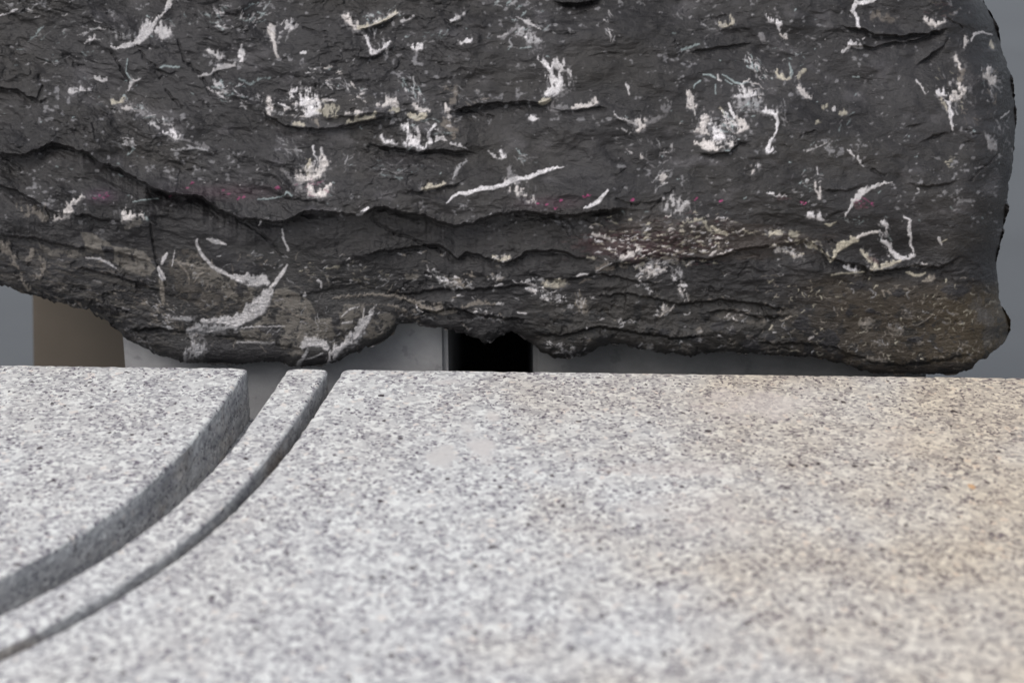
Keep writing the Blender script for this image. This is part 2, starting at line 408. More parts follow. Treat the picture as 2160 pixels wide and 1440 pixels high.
def ledge(pts, h, fall, lip=.35, jit=1.0):        # the rock above the line stands proud of the rock below it
    global relief
    h = h * 1.3
    P = np.array(pts, float); w = window(P[:, 0].min(), P[:, 0].max(), P[:, 1].min() - 60, P[:, 1].max() + fall * 3.5)
    u = UU[w]; line = np.interp(u, P[:, 0], P[:, 1]) + jit * (5 * fbm(u / 26, VV[w] * 0, 3, 4) + 2.5 * fbm(u / 7, VV[w] * 0 + 3, 5, 3))
    d = VV[w] - line
    ends = np.clip(np.minimum(u - P[0, 0], P[-1, 0] - u) / 45, 0, 1); ends = ends * ends * (3 - 2 * ends)
    below = np.where(d > 0, np.exp(-np.clip(d, 0, None) / fall) * sstep(0, 3.0, d), 0)
    above = np.where(d <= 0, np.exp(-np.clip(-d, 0, None) / 22), np.exp(-np.clip(d, 0, None) / 1.2))
    relief[w] += ends * h * (-(1 - lip) * below + lip * above)
ledge([(300,392),(333,400),(383,408),(427,416),(450,433),(477,447),(500,458),(530,464),(583,466),(610,462),(633,450),(667,443),(705,447),(730,453),(750,455),(770,448),(790,436),(815,436),(850,447),(890,450),(905,458),(930,469),(960,474),(1000,472),(1025,459),(1060,448),(1100,447),(1150,451),(1210,452),(1265,446),(1330,440)], .024, 52)
ledge([(-10,318),(45,327),(80,318),(110,298),(150,310),(190,325),(215,345),(250,355),(290,378),(330,398),(365,410),(400,420)], .014, 32)
ledge([(-344,250),(-150,290),(-5,388),(35,400),(80,430),(120,448),(190,455),(240,470)], .010, 26)
ledge([(760,540),(800,528),(830,526),(880,516),(925,515),(950,531),(965,545),(985,532),(1030,546),(1060,553),(1090,546),(1110,532),(1150,527),(1190,528),(1215,541),(1250,549)], .010, 22)
ledge([(1270,560),(1330,556),(1380,536),(1440,543),(1490,543),(1523,537),(1550,526),(1580,522),(1613,519),(1650,514),(1700,508),(1730,524),(1750,548),(1770,552),(1800,556),(1840,572),(1880,568),(1930,558),(1980,562),(2040,535)], .011, 24)
ledge([(930,238),(1000,224),(1050,216),(1100,214),(1138,218),(1160,210),(1182,196)], .011, 26)
ledge([(540,228),(570,245),(600,262),(640,272),(700,270),(745,264),(780,252),(810,244),(850,238)], .009, 22)
ledge([(770,298),(800,308),(830,310),(880,318),(930,315),(1010,322)], .010, 18)
ledge([(745,64),(770,60),(800,50),(830,35),(852,20)], .008, 16)
ledge([(745,124),(775,122),(800,113),(826,100),(840,90)], .006, 14)
ledge([(1160,0),(1185,4),(1230,6),(1260,2),(1280,-8)], .014, 16)
ledge([(-60,180),(0,184),(38,188),(60,205),(85,216),(110,200)], .008, 24)
ledge([(1770,50),(1795,60),(1815,62),(1850,72),(1900,74),(1960,68),(2010,55)], .010, 16)
ledge([(1770,92),(1810,100),(1845,98),(1880,88),(1930,85),(1980,60)], .007, 10)
ledge([(1440,112),(1460,107),(1500,98),(1560,92),(1600,88)], .005, 12)
ledge([(1920,150),(1940,130),(1965,112),(1990,95),(2010,60)], .008, 14)
ledge([(1150,228),(1190,232),(1230,230),(1262,227),(1300,236)], .005, 14)
ledge([(1895,268),(1930,264),(1960,252)], .004, 10); ledge([(1930,305),(1955,290),(1990,278),(2010,276)], .006, 10)
ledge([(1460,318),(1500,322),(1540,318),(1560,300),(1590,296)], .006, 16)
ledge([(1720,400),(1760,405),(1800,398),(1830,390)], .005, 10); ledge([(1900,385),(1960,390),(2030,380)], .005, 12)
ledge([(1730,470),(1755,455),(1790,440)], .005, 12)
ledge([(300,128),(330,145),(360,152),(385,146)], .006, 10)
ledge([(600,228),(560,215),(540,208)][::-1], .006, 14)
ledge([(840,395),(880,402),(920,396),(960,388),(990,376)], .006, 14)
ledge([(560,618),(640,622),(700,606),(760,600),(850,618),(930,608),(1000,612),(1090,600),(1170,612)], .006, 16)
ledge([(1250,628),(1330,618),(1430,640),(1520,628),(1600,640),(1680,652)], .006, 18)
ledge([(1100,575),(1180,590),(1260,578),(1330,590),(1400,600)], .006, 14)
ledge([(250,700),(330,690),(420,700),(520,712),(600,726),(660,742)], .008, 16)
ledge([(880,650),(920,657),(960,648),(1000,664),(1050,668),(1110,672)], .012, 22)
ledge([(1120,700),(1180,706),(1260,690),(1340,700),(1420,712),(1500,704)], .007, 16)
ledge([(1590,720),(1680,722),(1760,734),(1830,760),(1900,768),(1990,756),(2060,745)], .007, 16)
ledge([(1480,655),(1540,650),(1600,668),(1680,660)], .006, 14)
ledge([(150,560),(220,575),(300,600),(380,625),(440,640)], .006, 18)
ledge([(-100,470),(0,492),(100,508),(170,522),(260,535),(330,556)], .008, 20)
for y, a, b in ((-40, 200, 900), (-90, 900, 1600), (-150, 100, 1300), (-210, 600, 1700)):
    ledge([(a, y), (a + 200, y + 20), ((a + b) / 2, y - 12), (b, y + 14)], .010, 24)

ed = sstep(498, 530, VV + 16 * n1) * sstep(325, 370, UU + 20 * n2) * (1 - sstep(800, 860, UU)) * sstep(-20, 30, VV - 505 - .28 * (UU - 560))
zb = sstep(566, 606, VV + 26 * n1 - .03 * (UU - 1640)) * sstep(1600, 1740, UU + 60 * n2)
tip = sstep(1755, 1800, UU + 30 * n2 - .25 * (VV - 700)) * sstep(590, 640, VV + 30 * n1) * (1 - sstep(764, 774, VV + 6 * n1 + 8 * fbm(UU / 20, VV / 20, 4, 3) - .10 * (1960 - UU) * (UU > 1960)))
flat = np.clip(ed * .72 + zb * .62, 0, .75)
import copy
_r0 = relief.copy()
def blur(F, n):
    k_ = np.hanning(n + 2)[1:-1]; k_ /= k_.sum()
    P_ = np.pad(F, n // 2, mode='edge')
    P_ = np.apply_along_axis(lambda m: np.convolve(m, k_, 'valid'), 1, P_)
    return np.apply_along_axis(lambda m: np.convolve(m, k_, 'valid'), 0, P_)
relief = relief * (1 - flat) + blur(_r0, 41) * flat
def crack(pts, w, dep):
    global relief
    for (xa, ya), (xb, yb) in zip(pts[:-1], pts[1:]):
        ww = window(min(xa, xb) - 3 * w, max(xa, xb) + 3 * w, min(ya, yb) - 3 * w, max(ya, yb) + 3 * w)
        if UU[ww].size == 0: continue
        d, _ = seg_d(UU[ww] + 5 * n1[ww], VV[ww] + 7 * fbm(UU[ww] / 14, VV[ww] / 14, 6, 3), xa, ya, xb, yb)
        relief[ww] -= dep * np.exp(-(d / w) ** 2)
CR = [[(235,110),(255,145),(275,175)],[(350,190),(365,210),(385,228)],[(80,160),(90,185),(78,215)],[(295,110),(320,135),(340,150)],[(375,85),(390,130),(430,165),(445,200)],
 [(318,470),(322,510),(333,560),(350,600)],[(925,525),(880,505),(830,490),(780,460)],[(700,590),(760,600)],[(1500,40),(1530,30)],[(780,170),(745,178)],[(940,45),(975,55)],
 [(2050,380),(2080,350),(2105,330)],[(2000,40),(2030,60)],[(450,430),(560,500),(600,545)],[(1690,290),(1720,278)],[(1840,360),(1870,370)],[(1600,745),(1660,735)],
 [(1300,420),(1330,432),(1400,425)],[(1420,400),(1370,440)],[(900,640),(960,652)],[(960,230),(990,235),(1040,245)],[(640,60),(690,72)],[(580,190),(640,200)]]
for c in CR: crack(c, 2.0, .0028)
for _ in range(80):
    cx = rs.uniform(-300, 2080); cy = rs.uniform(-300, 620); l = rs.uniform(12, 48); s = .4 if cx < 600 else rs.uniform(-.4, .3)
    pts = [(cx + l * t, cy + l * t * s + rs.uniform(-5, 5)) for t in (0, .33, .66, 1)]
    crack(pts, rs.uniform(1.3, 2.1), rs.uniform(.0006, .002))

# --- colour of the stone: dark limestone, calcite veins and shells, brown breccia
def c3(t): return np.array(srgb(*t), np.float32)
lum = np.clip(.5 + .8 * fbm(UU / 170, VV / 90, 2, 5) + .20 * fbm(UU / 18, VV / 12, 4, 3), 0, 1)[..., None]
COL = c3((31, 30, 31)) * (1 - lum) + c3((50, 49, 50.5)) * lum
bw = sstep(.0, .6, fbm(UU / 260 + 3, VV / 120, 6, 4))[..., None] * .6
COL = COL * (1 - bw) + (c3((48, 46, 44)) * (.8 + .4 * lum)) * bw
COL = COL.astype(np.float32)
MASKS = []
def blend(w, a, c):
    COL[w] = COL[w] * (1 - a[..., None]) + c * a[..., None]
Nf = fbm(UU / 7, VV / 6, 3, 3).astype(np.float32); Nm = fbm(UU / 18, VV / 20, 8, 4).astype(np.float32)
Ns = fbm(UU / 5, VV / 16, 10, 3).astype(np.float32); Nr = fbm(UU / 4.2 + .3 * VV / 9, VV / 3.4, 13, 2).astype(np.float32); Nx = fbm(UU / 22, VV / 5, 7, 3).astype(np.float32)
PAL = {'W': (222,219,221), 'P': (208,202,199), 'C': (186,179,163), 'T': (128,121,113), 'G': (158,157,159), 'Y': (150,162,163), 'M': (170,62,118), 'K': (46,45,47), 'B': (96,92,87),
       'D': (126,124,126), 'L': (160,155,141), 'R': (70,48,52), 'N': (72,68,64), 'E': (108,101,94), 'S': (200,197,198)}
CAL = np.zeros(UU.shape, np.float32)
def stroke(code, rag, op, pts, part=None, grow=.0013):
    kw = .65 if code in 'YM' else ((1.04 if min(p[1] for p in pts) > 480 else .82) if rag < .26 else .76); op *= .93; pts = [(p[0], p[1], p[2] * kw) for p in pts]
    if code in 'WPCSGLTY' and rag > .38: rag = rag * 1.25 + .12
    m = max(p[2] for p in pts) * 2.2 + 6; xs = [p[0] for p in pts]; ys = [p[1] for p in pts]
    w = window(min(xs) - m, max(xs) + m, min(ys) - m, max(ys) + m)
    if UU[w].size == 0: return
    q = min(1.6, m / 20) * min(1, rag * 2)
    px = UU[w] + 2.0 * Nm[w] * min(1.5, m / 12) + q * (5 * Nm[w] + 3 * Nx[w]); py = VV[w] + .7 * Nf[w] + q * (7 * Ns[w] + 2.5 * Nr[w])
    val = np.full(UU[w].shape, -9.0)
    if len(pts) == 1: pts = [pts[0], (pts[0][0] + .5, pts[0][1], pts[0][2])]
    for a, b in zip(pts[:-1], pts[1:]):
        d, t = seg_d(px, py, a[0], a[1], b[0], b[1]); r = a[2] + (b[2] - a[2]) * t
        val = np.maximum(val, 1 - .5 * d / np.maximum(r, .8))
    val = val + rag * (.50 * Nm[w] + .75 * Ns[w] + .30 * Nf[w] + .25 * Nr[w])
    sf = .09 + .12 * rag
    a = sstep(.5 - sf, .5 + sf, val) * op
    if m > 14 and rag > .38 and code in 'WPCSG':           # scratchy dusting round the larger patches
        h = sstep(.0, .45, val + .75 * Nr[w] + .45 * Ns[w]) * .42 * op
        blend(w, h.astype(np.float32), c3(PAL['D']))
        val = val - .28 * np.clip(Nr[w], 0, 1) * (rag > .3)
    a = sstep(.5 - sf, .5 + sf, val) * op
    shade = (1 + .22 * Nf[w] + .16 * Nm[w])[..., None]
    blend(w, (a * (.93 - .25 * np.clip(Nm[w] + .3, 0, 1) * (m > 10))).astype(np.float32), np.clip(c3(PAL[code]) * shade, 0, .9))
    if code in 'WPCYGSLT':
        CAL[w] = np.maximum(CAL[w], a * op); relief[w] += grow * a * (.6 + .4 * Nf[w])
    if part: MASKS.append((part, w, val > .5))
def cluster(cx, cy, rx, ry, n, code, s=3.0, ang=0.0, op=.8, seed=None):
    r = random.Random(seed if seed is not None else int(cx * 7 + cy))
    if cy < 470 and n > 12: n = int(n * .75)
    for _ in range(n):
        a = r.uniform(0, 6.283); q = r.random() ** .6
        x = cx + rx * q * math.cos(a); y = cy + ry * q * math.sin(a) + ang * rx * q * math.cos(a)
        l = r.uniform(1, 3.2) * s; t = ang + r.uniform(-.8, .8); w = r.uniform(.3, .75) * s
        c = code if len(code) == 1 else r.choice(code)
        stroke(c, .7, op * r.uniform(.3, 1), [(x - l * math.cos(t), y - l * math.sin(t), w * .5), (x, y, w), (x + l * math.cos(t), y + l * math.sin(t), w * .4)], grow=.0006)

# broad mineral zones first
def zone(f, c, op=1.0):
    a = (np.clip(f, 0, 1) * op).astype(np.float32)[..., None]; COL[:] = COL * (1 - a) + c3(c) * a
zone(zb, (58, 53, 48), .88)
zone(tip, (62, 56, 49), .92); zone(tip * sstep(1850, 2110, UU + 40 * n1), (70, 61, 47), .8)
zb2 = sstep(610, 660, VV + 30 * n2) * sstep(1060, 1180, UU) * (1 - sstep(1600, 1760, UU))
zone(zb2, (51, 49, 47), .8)
zb3 = np.exp(-((UU - 1480) / 260) ** 2 - ((VV - 505 - 20 * n1) / 38) ** 2) * 1.3
zone(sstep(.3, .8, zb3 + .3 * Nx), (60, 54, 51), .8)
zone(sstep(.4, .8, np.exp(-((UU - 1330) / 150) ** 2 - ((VV - 520) / 36) ** 2) + .5 * Nx), (60, 46, 48), .7)
# mottled breccia lower left: beige groundmass, dark clasts
zone(ed, (52, 51, 51), .9)
eb = 0 * (fbm(UU / 20 + 4, VV / 15, 1, 4) > .12) * ed + (fbm(UU / 9 + 4, VV / 8, 5, 3) > .38) * ed
zone(np.clip(eb, 0, 1), (38, 38, 39), .95)
el = sstep(500, 560, VV + .1 * np.clip(300 - UU, 0, None)) * (1 - sstep(330, 380, UU))
zone(el * sstep(.0, .3, fbm(UU / 26, (VV - .3 * UU) / 6, 7, 4)), (68, 65, 62), .6)
ez = zb2 + zb * .8
zone(np.clip(ez, 0, 1) * (fbm(UU / 24 + 14, VV / 17, 9, 3) > .28), (36, 36, 37), .85)
zone(np.clip(ez, 0, 1) * (fbm(UU / 9 + 14, VV / 9, 11, 3) > .45), (46, 43, 40), .8)
zone(sstep(.25, .6, fbm(UU / 50, VV / 26, 13, 4)) * sstep(590, 640, VV), (52, 52, 53), .45)
# faint dusty calcite haze over the upper face
zone(sstep(.22, .75, fbm(UU / 60 + 7, VV / 34, 5, 5)) * (1 - sstep(440, 520, VV)), (98, 96, 99), .34)
zone(sstep(.50, .70, fbm(UU / 12 + 2, VV / 9, 12, 4) + .35 * fbm(UU / 120, VV / 60, 9, 2)) * (1 - sstep(440, 540, VV)), (140, 139, 142), .5)

S = stroke
def poly(code, pts, rag=.5, op=.95, holes=.0, hs=9.0):
    # a filled mineral patch with a broken edge and dark inclusions
    xs = [p[0] for p in pts]; ys = [p[1] for p in pts]; w = window(min(xs) - 16, max(xs) + 16, min(ys) - 16, max(ys) + 16)
    px = UU[w] + rag * (7 * Nm[w] + 4 * Nf[w] + 2 * Nr[w]); py = VV[w] + rag * (6 * Nf[w] + 5 * Nm[w] - 2 * Nr[w])
    ins = np.zeros(px.shape, bool); D = np.full(px.shape, 99.)
    for (xa, ya), (xb, yb) in zip(pts, pts[1:] + pts[:1]):
        D = np.minimum(D, seg_d(px, py, xa, ya, xb, yb)[0])
        c = ((ya > py) != (yb > py)) & (px < (xb - xa) * (py - ya) / (yb - ya + 1e-9) + xa); ins ^= c
    a = sstep(-1.2, 1.2, np.where(ins, D, -D)) * op
    if holes > 0:
        h = fbm(px / hs + 3, py / (hs * .8), 5, 4) + .35 * fbm(px / 4, py / 4, 9, 2); q_ = np.quantile(h, 1 - holes * 1.25); a = a * (1 - sstep(q_ - .03, q_ + .03, h))
    blend(w, a.astype(np.float32), np.clip(c3(PAL[code]) * (1 + .16 * Nf[w] + .22 * Nm[w])[..., None], 0, .9)); relief[w] += .0005 * a
poly('B', [(170,490),(190,490),(232,513),(238,521),(300,528),(316,545),(328,566),(318,582),(300,580),(272,572),(240,552),(215,536),(180,531),(178,510)], .5, .95, .08, 14)
poly('B', [(80,512),(110,525),(175,528),(178,538),(140,545),(105,540),(88,526)], .6, .75, .2, 10)
poly('N', [(350,560),(368,535),(400,525),(430,548),(470,572),(520,600),(550,610),(540,628),(515,655),(492,670),(452,668),(430,655),(402,640),(372,612)], .7, .95, .34, 15)
poly('B', [(392,545),(430,556),(470,574),(520,602),(546,612),(535,628),(505,640),(470,622),(440,606),(410,590)], .7, .95, .26, 14)
poly('B', [(578,612),(600,606),(628,618),(652,634),(664,656),(655,670),(632,664),(602,650),(572,642),(564,630)], .5, .95, .08, 16)
poly('B', [(520,690),(545,682),(560,662),(600,652),(660,674),(700,672),(722,645),(770,640),(768,672),(745,690),(702,715),(640,722),(600,712),(545,702)], .6, .9, .22, 16)
poly('B', [(505,697),(570,692),(582,720),(520,722)], .4, .8, .1, 14)
poly('B', [(788,664),(820,658),(840,668),(820,702),(788,716),(764,712),(775,688)], .5, .9, .16, 12)
poly('B', [(590,716),(640,722),(640,745),(620,752),(596,738)], .5, .8, .2, 12)
poly('K', [(432,518),(475,514),(505,540),(546,560),(552,578),(492,576),(455,562),(440,545)], .3, .8)
poly('K', [(214,518),(240,522),(240,550),(222,546)], .3, .95); poly('K', [(500,592),(512,594),(512,625),(500,622)], .4, .9, 0)
poly('K', [(545,690),(570,682),(592,690),(588,712),(578,716),(572,704),(548,700)], .4, .95); poly('K', [(700,664),(714,660),(718,690),(702,684)], .4, .95); poly('K', [(700,690),(722,696),(722,710),(706,704)], .4, .95)
poly('K', [(430,722),(480,718),(560,728),(610,748),(600,762),(540,768),(430,764)], .5, .8, .1, 12); poly('K', [(640,750),(690,744),(684,764),(640,768)], .5, .85)
for px_, py_, w_, h_ in ((1580,725,20,14),(1622,712,14,8),(1690,682,20,16),(1672,716,10,7),(1512,688,18,10),(1545,700,10,8),(1808,600,18,9),(1895,618,15,9),(1748,716,22,26),(1930,716,16,8),(2015,612,30,14),(1660,695,9,6),(1600,735,16,6),(1790,660,8,10),(1835,655,12,5),(1700,655,14,6),(1470,715,18,9),(1400,700,16,8)):
    poly('K', [(px_ + w_ * q * math.cos(t), py_ + h_ * q * math.sin(t)) for t, q in ((0,1),(.8,.9),(1.5,1),(2.4,.8),(3.1,1.1),(3.9,.8),(4.7,1),(5.5,.85))], .5, .92)
for px_, py_, w_, h_ in ((1545,665,34,14),(1630,735,26,16),(1600,680,22,10),(1660,660,26,12),(1540,725,18,12),(1440,730,22,8)):
    poly('N', [(px_ + w_ * q * math.cos(t), py_ + h_ * q * math.sin(t)) for t, q in ((0,1),(.8,.9),(1.5,1),(2.4,.8),(3.1,1.1),(3.9,.8),(4.7,1),(5.5,.85))], .8, .75, .2, 10)
# --- upper left
S('S',.35,.95,[(372,-14,4),(365,0,4.5),(352,16,4),(338,36,4),(318,52,9),(310,66,13),(298,80,11),(284,92,7),(262,99,5),(240,98,4)],'calcite_vein')
S('S',.7,.85,[(318,66,9),(345,64,12),(352,74,8)]); S('G',.9,.5,[(250,75,9),(278,78,9)])
S('S',.6,.8,[(152,194,6),(188,190,6)],'calcite_patch'); S('S',.8,.7,[(200,168,4),(222,170,4)]); S('W',.3,.6,[(-6,35,2),(20,27,2.5),(36,19,3)])
cluster(90,15,90,22,26,'DGS',3,.0,.6); cluster(120,60,70,30,22,'DYG',4,-.3,.5); cluster(190,70,30,25,14,'GS',4,-.3,.6)
S('C',.4,.9,[(242,217,5),(258,213,6)]); S('P',.6,.85,[(258,226,6),(272,228,6)]); S('D',.8,.7,[(288,232,8),(300,240,8)])
cluster(320,245,50,18,30,'YSGD',3.2,.5,.75); S('S',.8,.8,[(320,262,4),(335,270,5)]); S('W',.7,.9,[(345,278,4),(362,284,8),(374,290,6)],'calcite_patch')
S('G',.6,.7,[(362,318,2),(400,312,4),(440,317,2.5)]); S('D',.8,.6,[(380,292,4),(440,312,4)]); cluster(265,300,24,18,22,'GSD',4,.2,.7); S('Y',.5,.6,[(285,312,4),(268,326,4)])
S('Y',.2,.8,[(338,144,2),(350,139,3),(362,141,3),(378,142,3)]); S('Y',.2,.7,[(268,124,2),(266,150,2),(278,176,2.5)]); S('S',.5,.8,[(272,190,3),(280,172,5),(294,167,2)])
S('W',.6,.9,[(506,104,7),(507,118,9),(510,128,6)],'calcite_patch'); S('S',.7,.8,[(434,105,3),(455,115,6),(466,122,6)]); S('S',.5,.7,[(422,158,3),(440,157,4),(460,146,3.5),(480,141,4),(495,138,4)])
S('Y',.6,.6,[(505,165,3),(530,178,3),(552,164,3),(568,166,3)]); cluster(465,35,30,28,26,'GSDY',4,.3,.75); cluster(530,35,34,26,34,'GSY',4,-.4,.75)
S('P',.8,.8,[(574,55,6),(575,75,7),(578,98,5),(590,120,4)]); S('S',.8,.75,[(590,68,5),(612,50,6),(618,60,4)]); cluster(600,65,30,20,14,'GS',4,-.5,.6)
S('W',.3,.9,[(636,112,4),(642,112,4)]); cluster(500,200,60,24,36,'GYDS',4,.2,.65); cluster(700,165,50,30,28,'SPG',3.2,.2,.7)
cluster(400,40,60,50,20,'DYG',3,0,.5); cluster(140,130,110,60,30,'DYG',2.6,0,.5); cluster(250,200,120,40,30,'YDG',2.6,.3,.6)
S('P',.8,.9,[(565,215,7),(568,232,9),(572,240,5)],'calcite_patch')
S('W',.9,.95,[(628,200,10),(632,218,12),(655,212,14),(668,225,12),(650,238,9)],'calcite_patch'); S('L',.8,.9,[(682,230,9),(700,240,11),(708,246,7)],'calcite_patch')
cluster(640,222,75,26,60,'WPGS',4,-.1,.8); S('C',.4,.8,[(620,262,4),(642,264,5)]); S('T',.5,.8,[(664,258,6),(670,266,4)])
cluster(480,195,36,18,24,'SGY',4,.3,.7)
# the big pale shell above the main ledge
S('W',.5,.9,[(662,312,2),(664,330,4),(668,348,8)]); S('S',.4,.8,[(678,314,3),(681,328,4)])
S('C',.35,.95,[(648,336,4),(652,352,8),(654,368,9)],'calcite_patch'); S('P',.6,1,[(640,378,10),(658,372,18),(678,350,12),(690,340,5)],'calcite_patch')
S('P',.4,1,[(648,398,9),(660,408,13),(682,408,12),(696,392,6)],'calcite_patch'); S('D',.8,.7,[(592,356,2),(612,376,4),(634,394,5)]); cluster(610,320,28,30,24,'GD',3.5,.7,.6)
cluster(665,395,40,24,14,'M',2.2,0,.45)
# lower left pale patches
S('P',.5,.9,[(180,412,3),(160,425,6),(148,440,9),(140,455,11),(118,460,6)],'calcite_patch'); S('T',.9,.55,[(60,445,12),(100,455,10)])
S('P',.6,.95,[(254,450,5),(266,460,12),(280,456,8),(300,450,5),(308,458,5)],'calcite_patch'); S('B',.7,.8,[(270,475,9),(292,468,10)]); S('Y',.4,.8,[(305,448,2),(312,464,3)])
for x, y in ((198,418),(208,414),(216,418),(222,408),(226,414),(404,387),(395,396),(358,413),(480,410),(500,420),(512,417),(585,398),(470,402),(1133,428),(1150,432),(1168,440),(1180,424),(1240,413),(1232,415),(1333,423),(1519,425),(1688,427),(1694,430),(1466,420)):
    S('M',.5,.85 if x > 1000 else .55,[(x,y,3.2),(x+4,y-1,2.4)])
zone(np.exp(-((UU-215)/26)**2-((VV-414)/12)**2), (84,62,80), .5); zone(np.exp(-((UU-480)/90)**2-((VV-405)/14)**2), (74,56,64), .45); zone(np.exp(-((UU-1160)/60)**2-((VV-428)/12)**2), (76,56,66), .4)
S('Y',.2,.8,[(545,421,2),(575,419,2.5),(600,412,2),(604,404,3),(617,413,3)]); S('Y',.2,.6,[(280,426,2),(310,421,2),(335,418,2)])
# --- upper middle
S('P',.4,1,[(726,34,6),(738,46,9),(748,58,9)],'calcite_vein'); S('C',.5,.95,[(756,60,4),(785,52,4),(812,42,5),(838,28,3.5)],'calcite_vein'); cluster(805,32,36,14,26,'YSG',2.8,-.2,.7)
S('W',.4,.95,[(772,76,4),(778,98,6),(786,111,7),(802,110,4),(812,100,4),(822,88,6),(828,86,2)],'calcite_vein'); cluster(800,90,24,18,20,'SG',3,1.2,.6)
S('W',.8,.9,[(862,98,5),(875,102,9),(888,104,6)],'calcite_patch'); S('S',.5,.8,[(852,44,4),(872,34,4)]); cluster(915,75,28,16,16,'YG',2.6,-.4,.55)
S('W',.3,.9,[(950,45,4),(960,41,4)]); S('S',.7,.7,[(966,38,4),(976,28,5)]); S('W',.5,.85,[(970,92,4),(978,88,3),(990,87,5)])
S('D',.7,.75,[(1062,82,4),(1075,66,6),(1094,54,5)]); S('G',.6,.9,[(1096,74,7),(1112,76,9),(1126,88,12),(1136,84,6)],'calcite_patch'); S('W',.3,.9,[(1108,78,4)]); S('S',.4,.85,[(1112,46,5),(1125,52,3),(1140,60,2)])
S('G',.4,.7,[(1074,88,2),(1076,100,4)]); S('Y',.3,.7,[(1096,102,2),(1120,100,2)]); cluster(1100,60,70,40,40,'GYSD',3,-.3,.6); cluster(1075,8,30,10,12,'YG',3)
S('W',.5,1,[(1138,124,3),(1150,138,5),(1164,152,9),(1172,170,17),(1180,178,18),(1170,190,14),(1160,196,8)],'calcite_patch')
S('S',.9,.8,[(1166,132,5),(1182,140,8),(1196,152,8),(1204,160,4)])
S('C',.2,.9,[(1143,217,6),(1150,214,7),(1162,209,4)],'fossil_shell'); S('P',.6,.85,[(1212,226,3),(1225,224,5),(1244,223,4),(1257,216,6),(1256,208,3)]); S('D',.9,.6,[(1156,230,5),(1180,230,7),(1200,228,4)])
S('W',.7,.95,[(1117,249,4),(1126,252,5),(1132,250,3)]); S('S',.4,.9,[(1297,242,2.5),(1315,250,3),(1330,256,4),(1340,262,6)]); S('P',.7,.95,[(1344,256,6),(1358,256,6),(1350,268,8),(1346,276,4)],'calcite_patch')
S('D',1,.55,[(1375,255,7),(1400,235,12),(1410,225,8)]); S('S',.4,.85,[(1318,178,2.5),(1324,185,3),(1328,200,2)]); cluster(1290,60,16,30,22,'SG',2,1.2,.7); cluster(1350,300,60,50,30,'GDS',3,.4,.5)
S('P',.6,.8,[(1356,330,5)]); S('P',.7,.8,[(1400,374,6),(1396,384,4)]); S('S',1,.65,[(1420,428,12),(1436,438,14)]); cluster(1390,360,40,40,26,'GDS',3.4,-.8,.6)
S('P',.7,.9,[(726,240,4),(745,237,5),(768,234,6)]); S('L',.4,.9,[(728,258,3),(755,252,7),(785,246,8),(795,240,3)],'calcite_patch')
S('P',.4,.95,[(806,222,7),(822,215,9),(838,220,8)],'calcite_patch'); S('L',.3,.9,[(820,232,4),(838,232,7)]); cluster(752,195,26,22,22,'SGP',3.6,.3,.75)
cluster(872,192,26,24,60,'YSG',2.6,.9,.8); S('P',.4,.95,[(868,222,4),(878,226,8),(892,232,8),(904,232,5)],'calcite_patch'); S('C',.3,.95,[(866,244,7),(880,248,9),(892,246,8)],'fossil_shell')
S('P',.6,.9,[(940,226,6),(946,238,9),(948,246,5)],'calcite_patch'); S('E',.7,.9,[(945,262,10),(955,272,12),(956,290,5)]); cluster(975,200,50,20,40,'GDE',3.4,.2,.7); S('E',.8,.7,[(958,190,10),(955,215,8)])
S('W',.9,.95,[(858,262,6),(860,280,9),(866,298,11),(880,302,10),(892,310,7)],'calcite_patch'); S('S',.8,.8,[(880,270,4),(884,290,5)])
S('W',.3,.95,[(918,264,4),(908,274,4),(905,288,5),(907,302,6)],'calcite_vein'); S('W',.5,.9,[(806,290,5),(815,298,5),(834,303,5)]); S('S',.5,.85,[(918,298,3),(930,292,4),(942,296,3)]); S('S',.5,.7,[(950,303,3),(972,308,3),(985,316,2)])
cluster(905,265,50,22,30,'YGS',3,.2,.6)
S('S',.4,.85,[(1030,318,2),(1042,332,3),(1055,335,4),(1066,330,3)]); S('W',.4,.95,[(1058,320,4),(1059,330,5)]); cluster(990,240,60,20,12,'GD',2.4)
S('W',.14,1,[(942,428,2),(952,416,3),(968,407,4),(985,408,5),(1000,402,4),(1018,397,6),(1040,396,5),(1062,390,4),(1080,380,7),(1098,376,5),(1115,375,5),(1132,366,5.5),(1150,360,5),(1168,355,3.5),(1188,352,1.5)],'calcite_vein')
S('D',.9,.75,[(1074,352,4),(1078,370,7),(1088,388,8)]); S('P',1,.75,[(1080,398,10),(1100,408,12),(1120,425,9)]); cluster(1110,335,24,16,24,'YGD',3,.3,.6)
S('C',.4,.9,[(890,399,4),(905,396,6),(925,392,5),(938,388,3)],'calcite_vein'); S('G',.6,.8,[(950,386,3),(956,372,5),(966,356,4),(982,340,3)]); cluster(850,345,60,40,40,'DYG',3,-.2,.5); cluster(740,335,30,20,18,'DG',3,-.6,.6)
S('W',.15,.95,[(1234,439,2.5),(1248,432,5),(1262,424,6),(1275,412,4.5),(1284,402,2)],'calcite_vein'); S('W',.15,.9,[(752,453,3),(762,449,4.5),(776,438,3)],'fossil_shell')
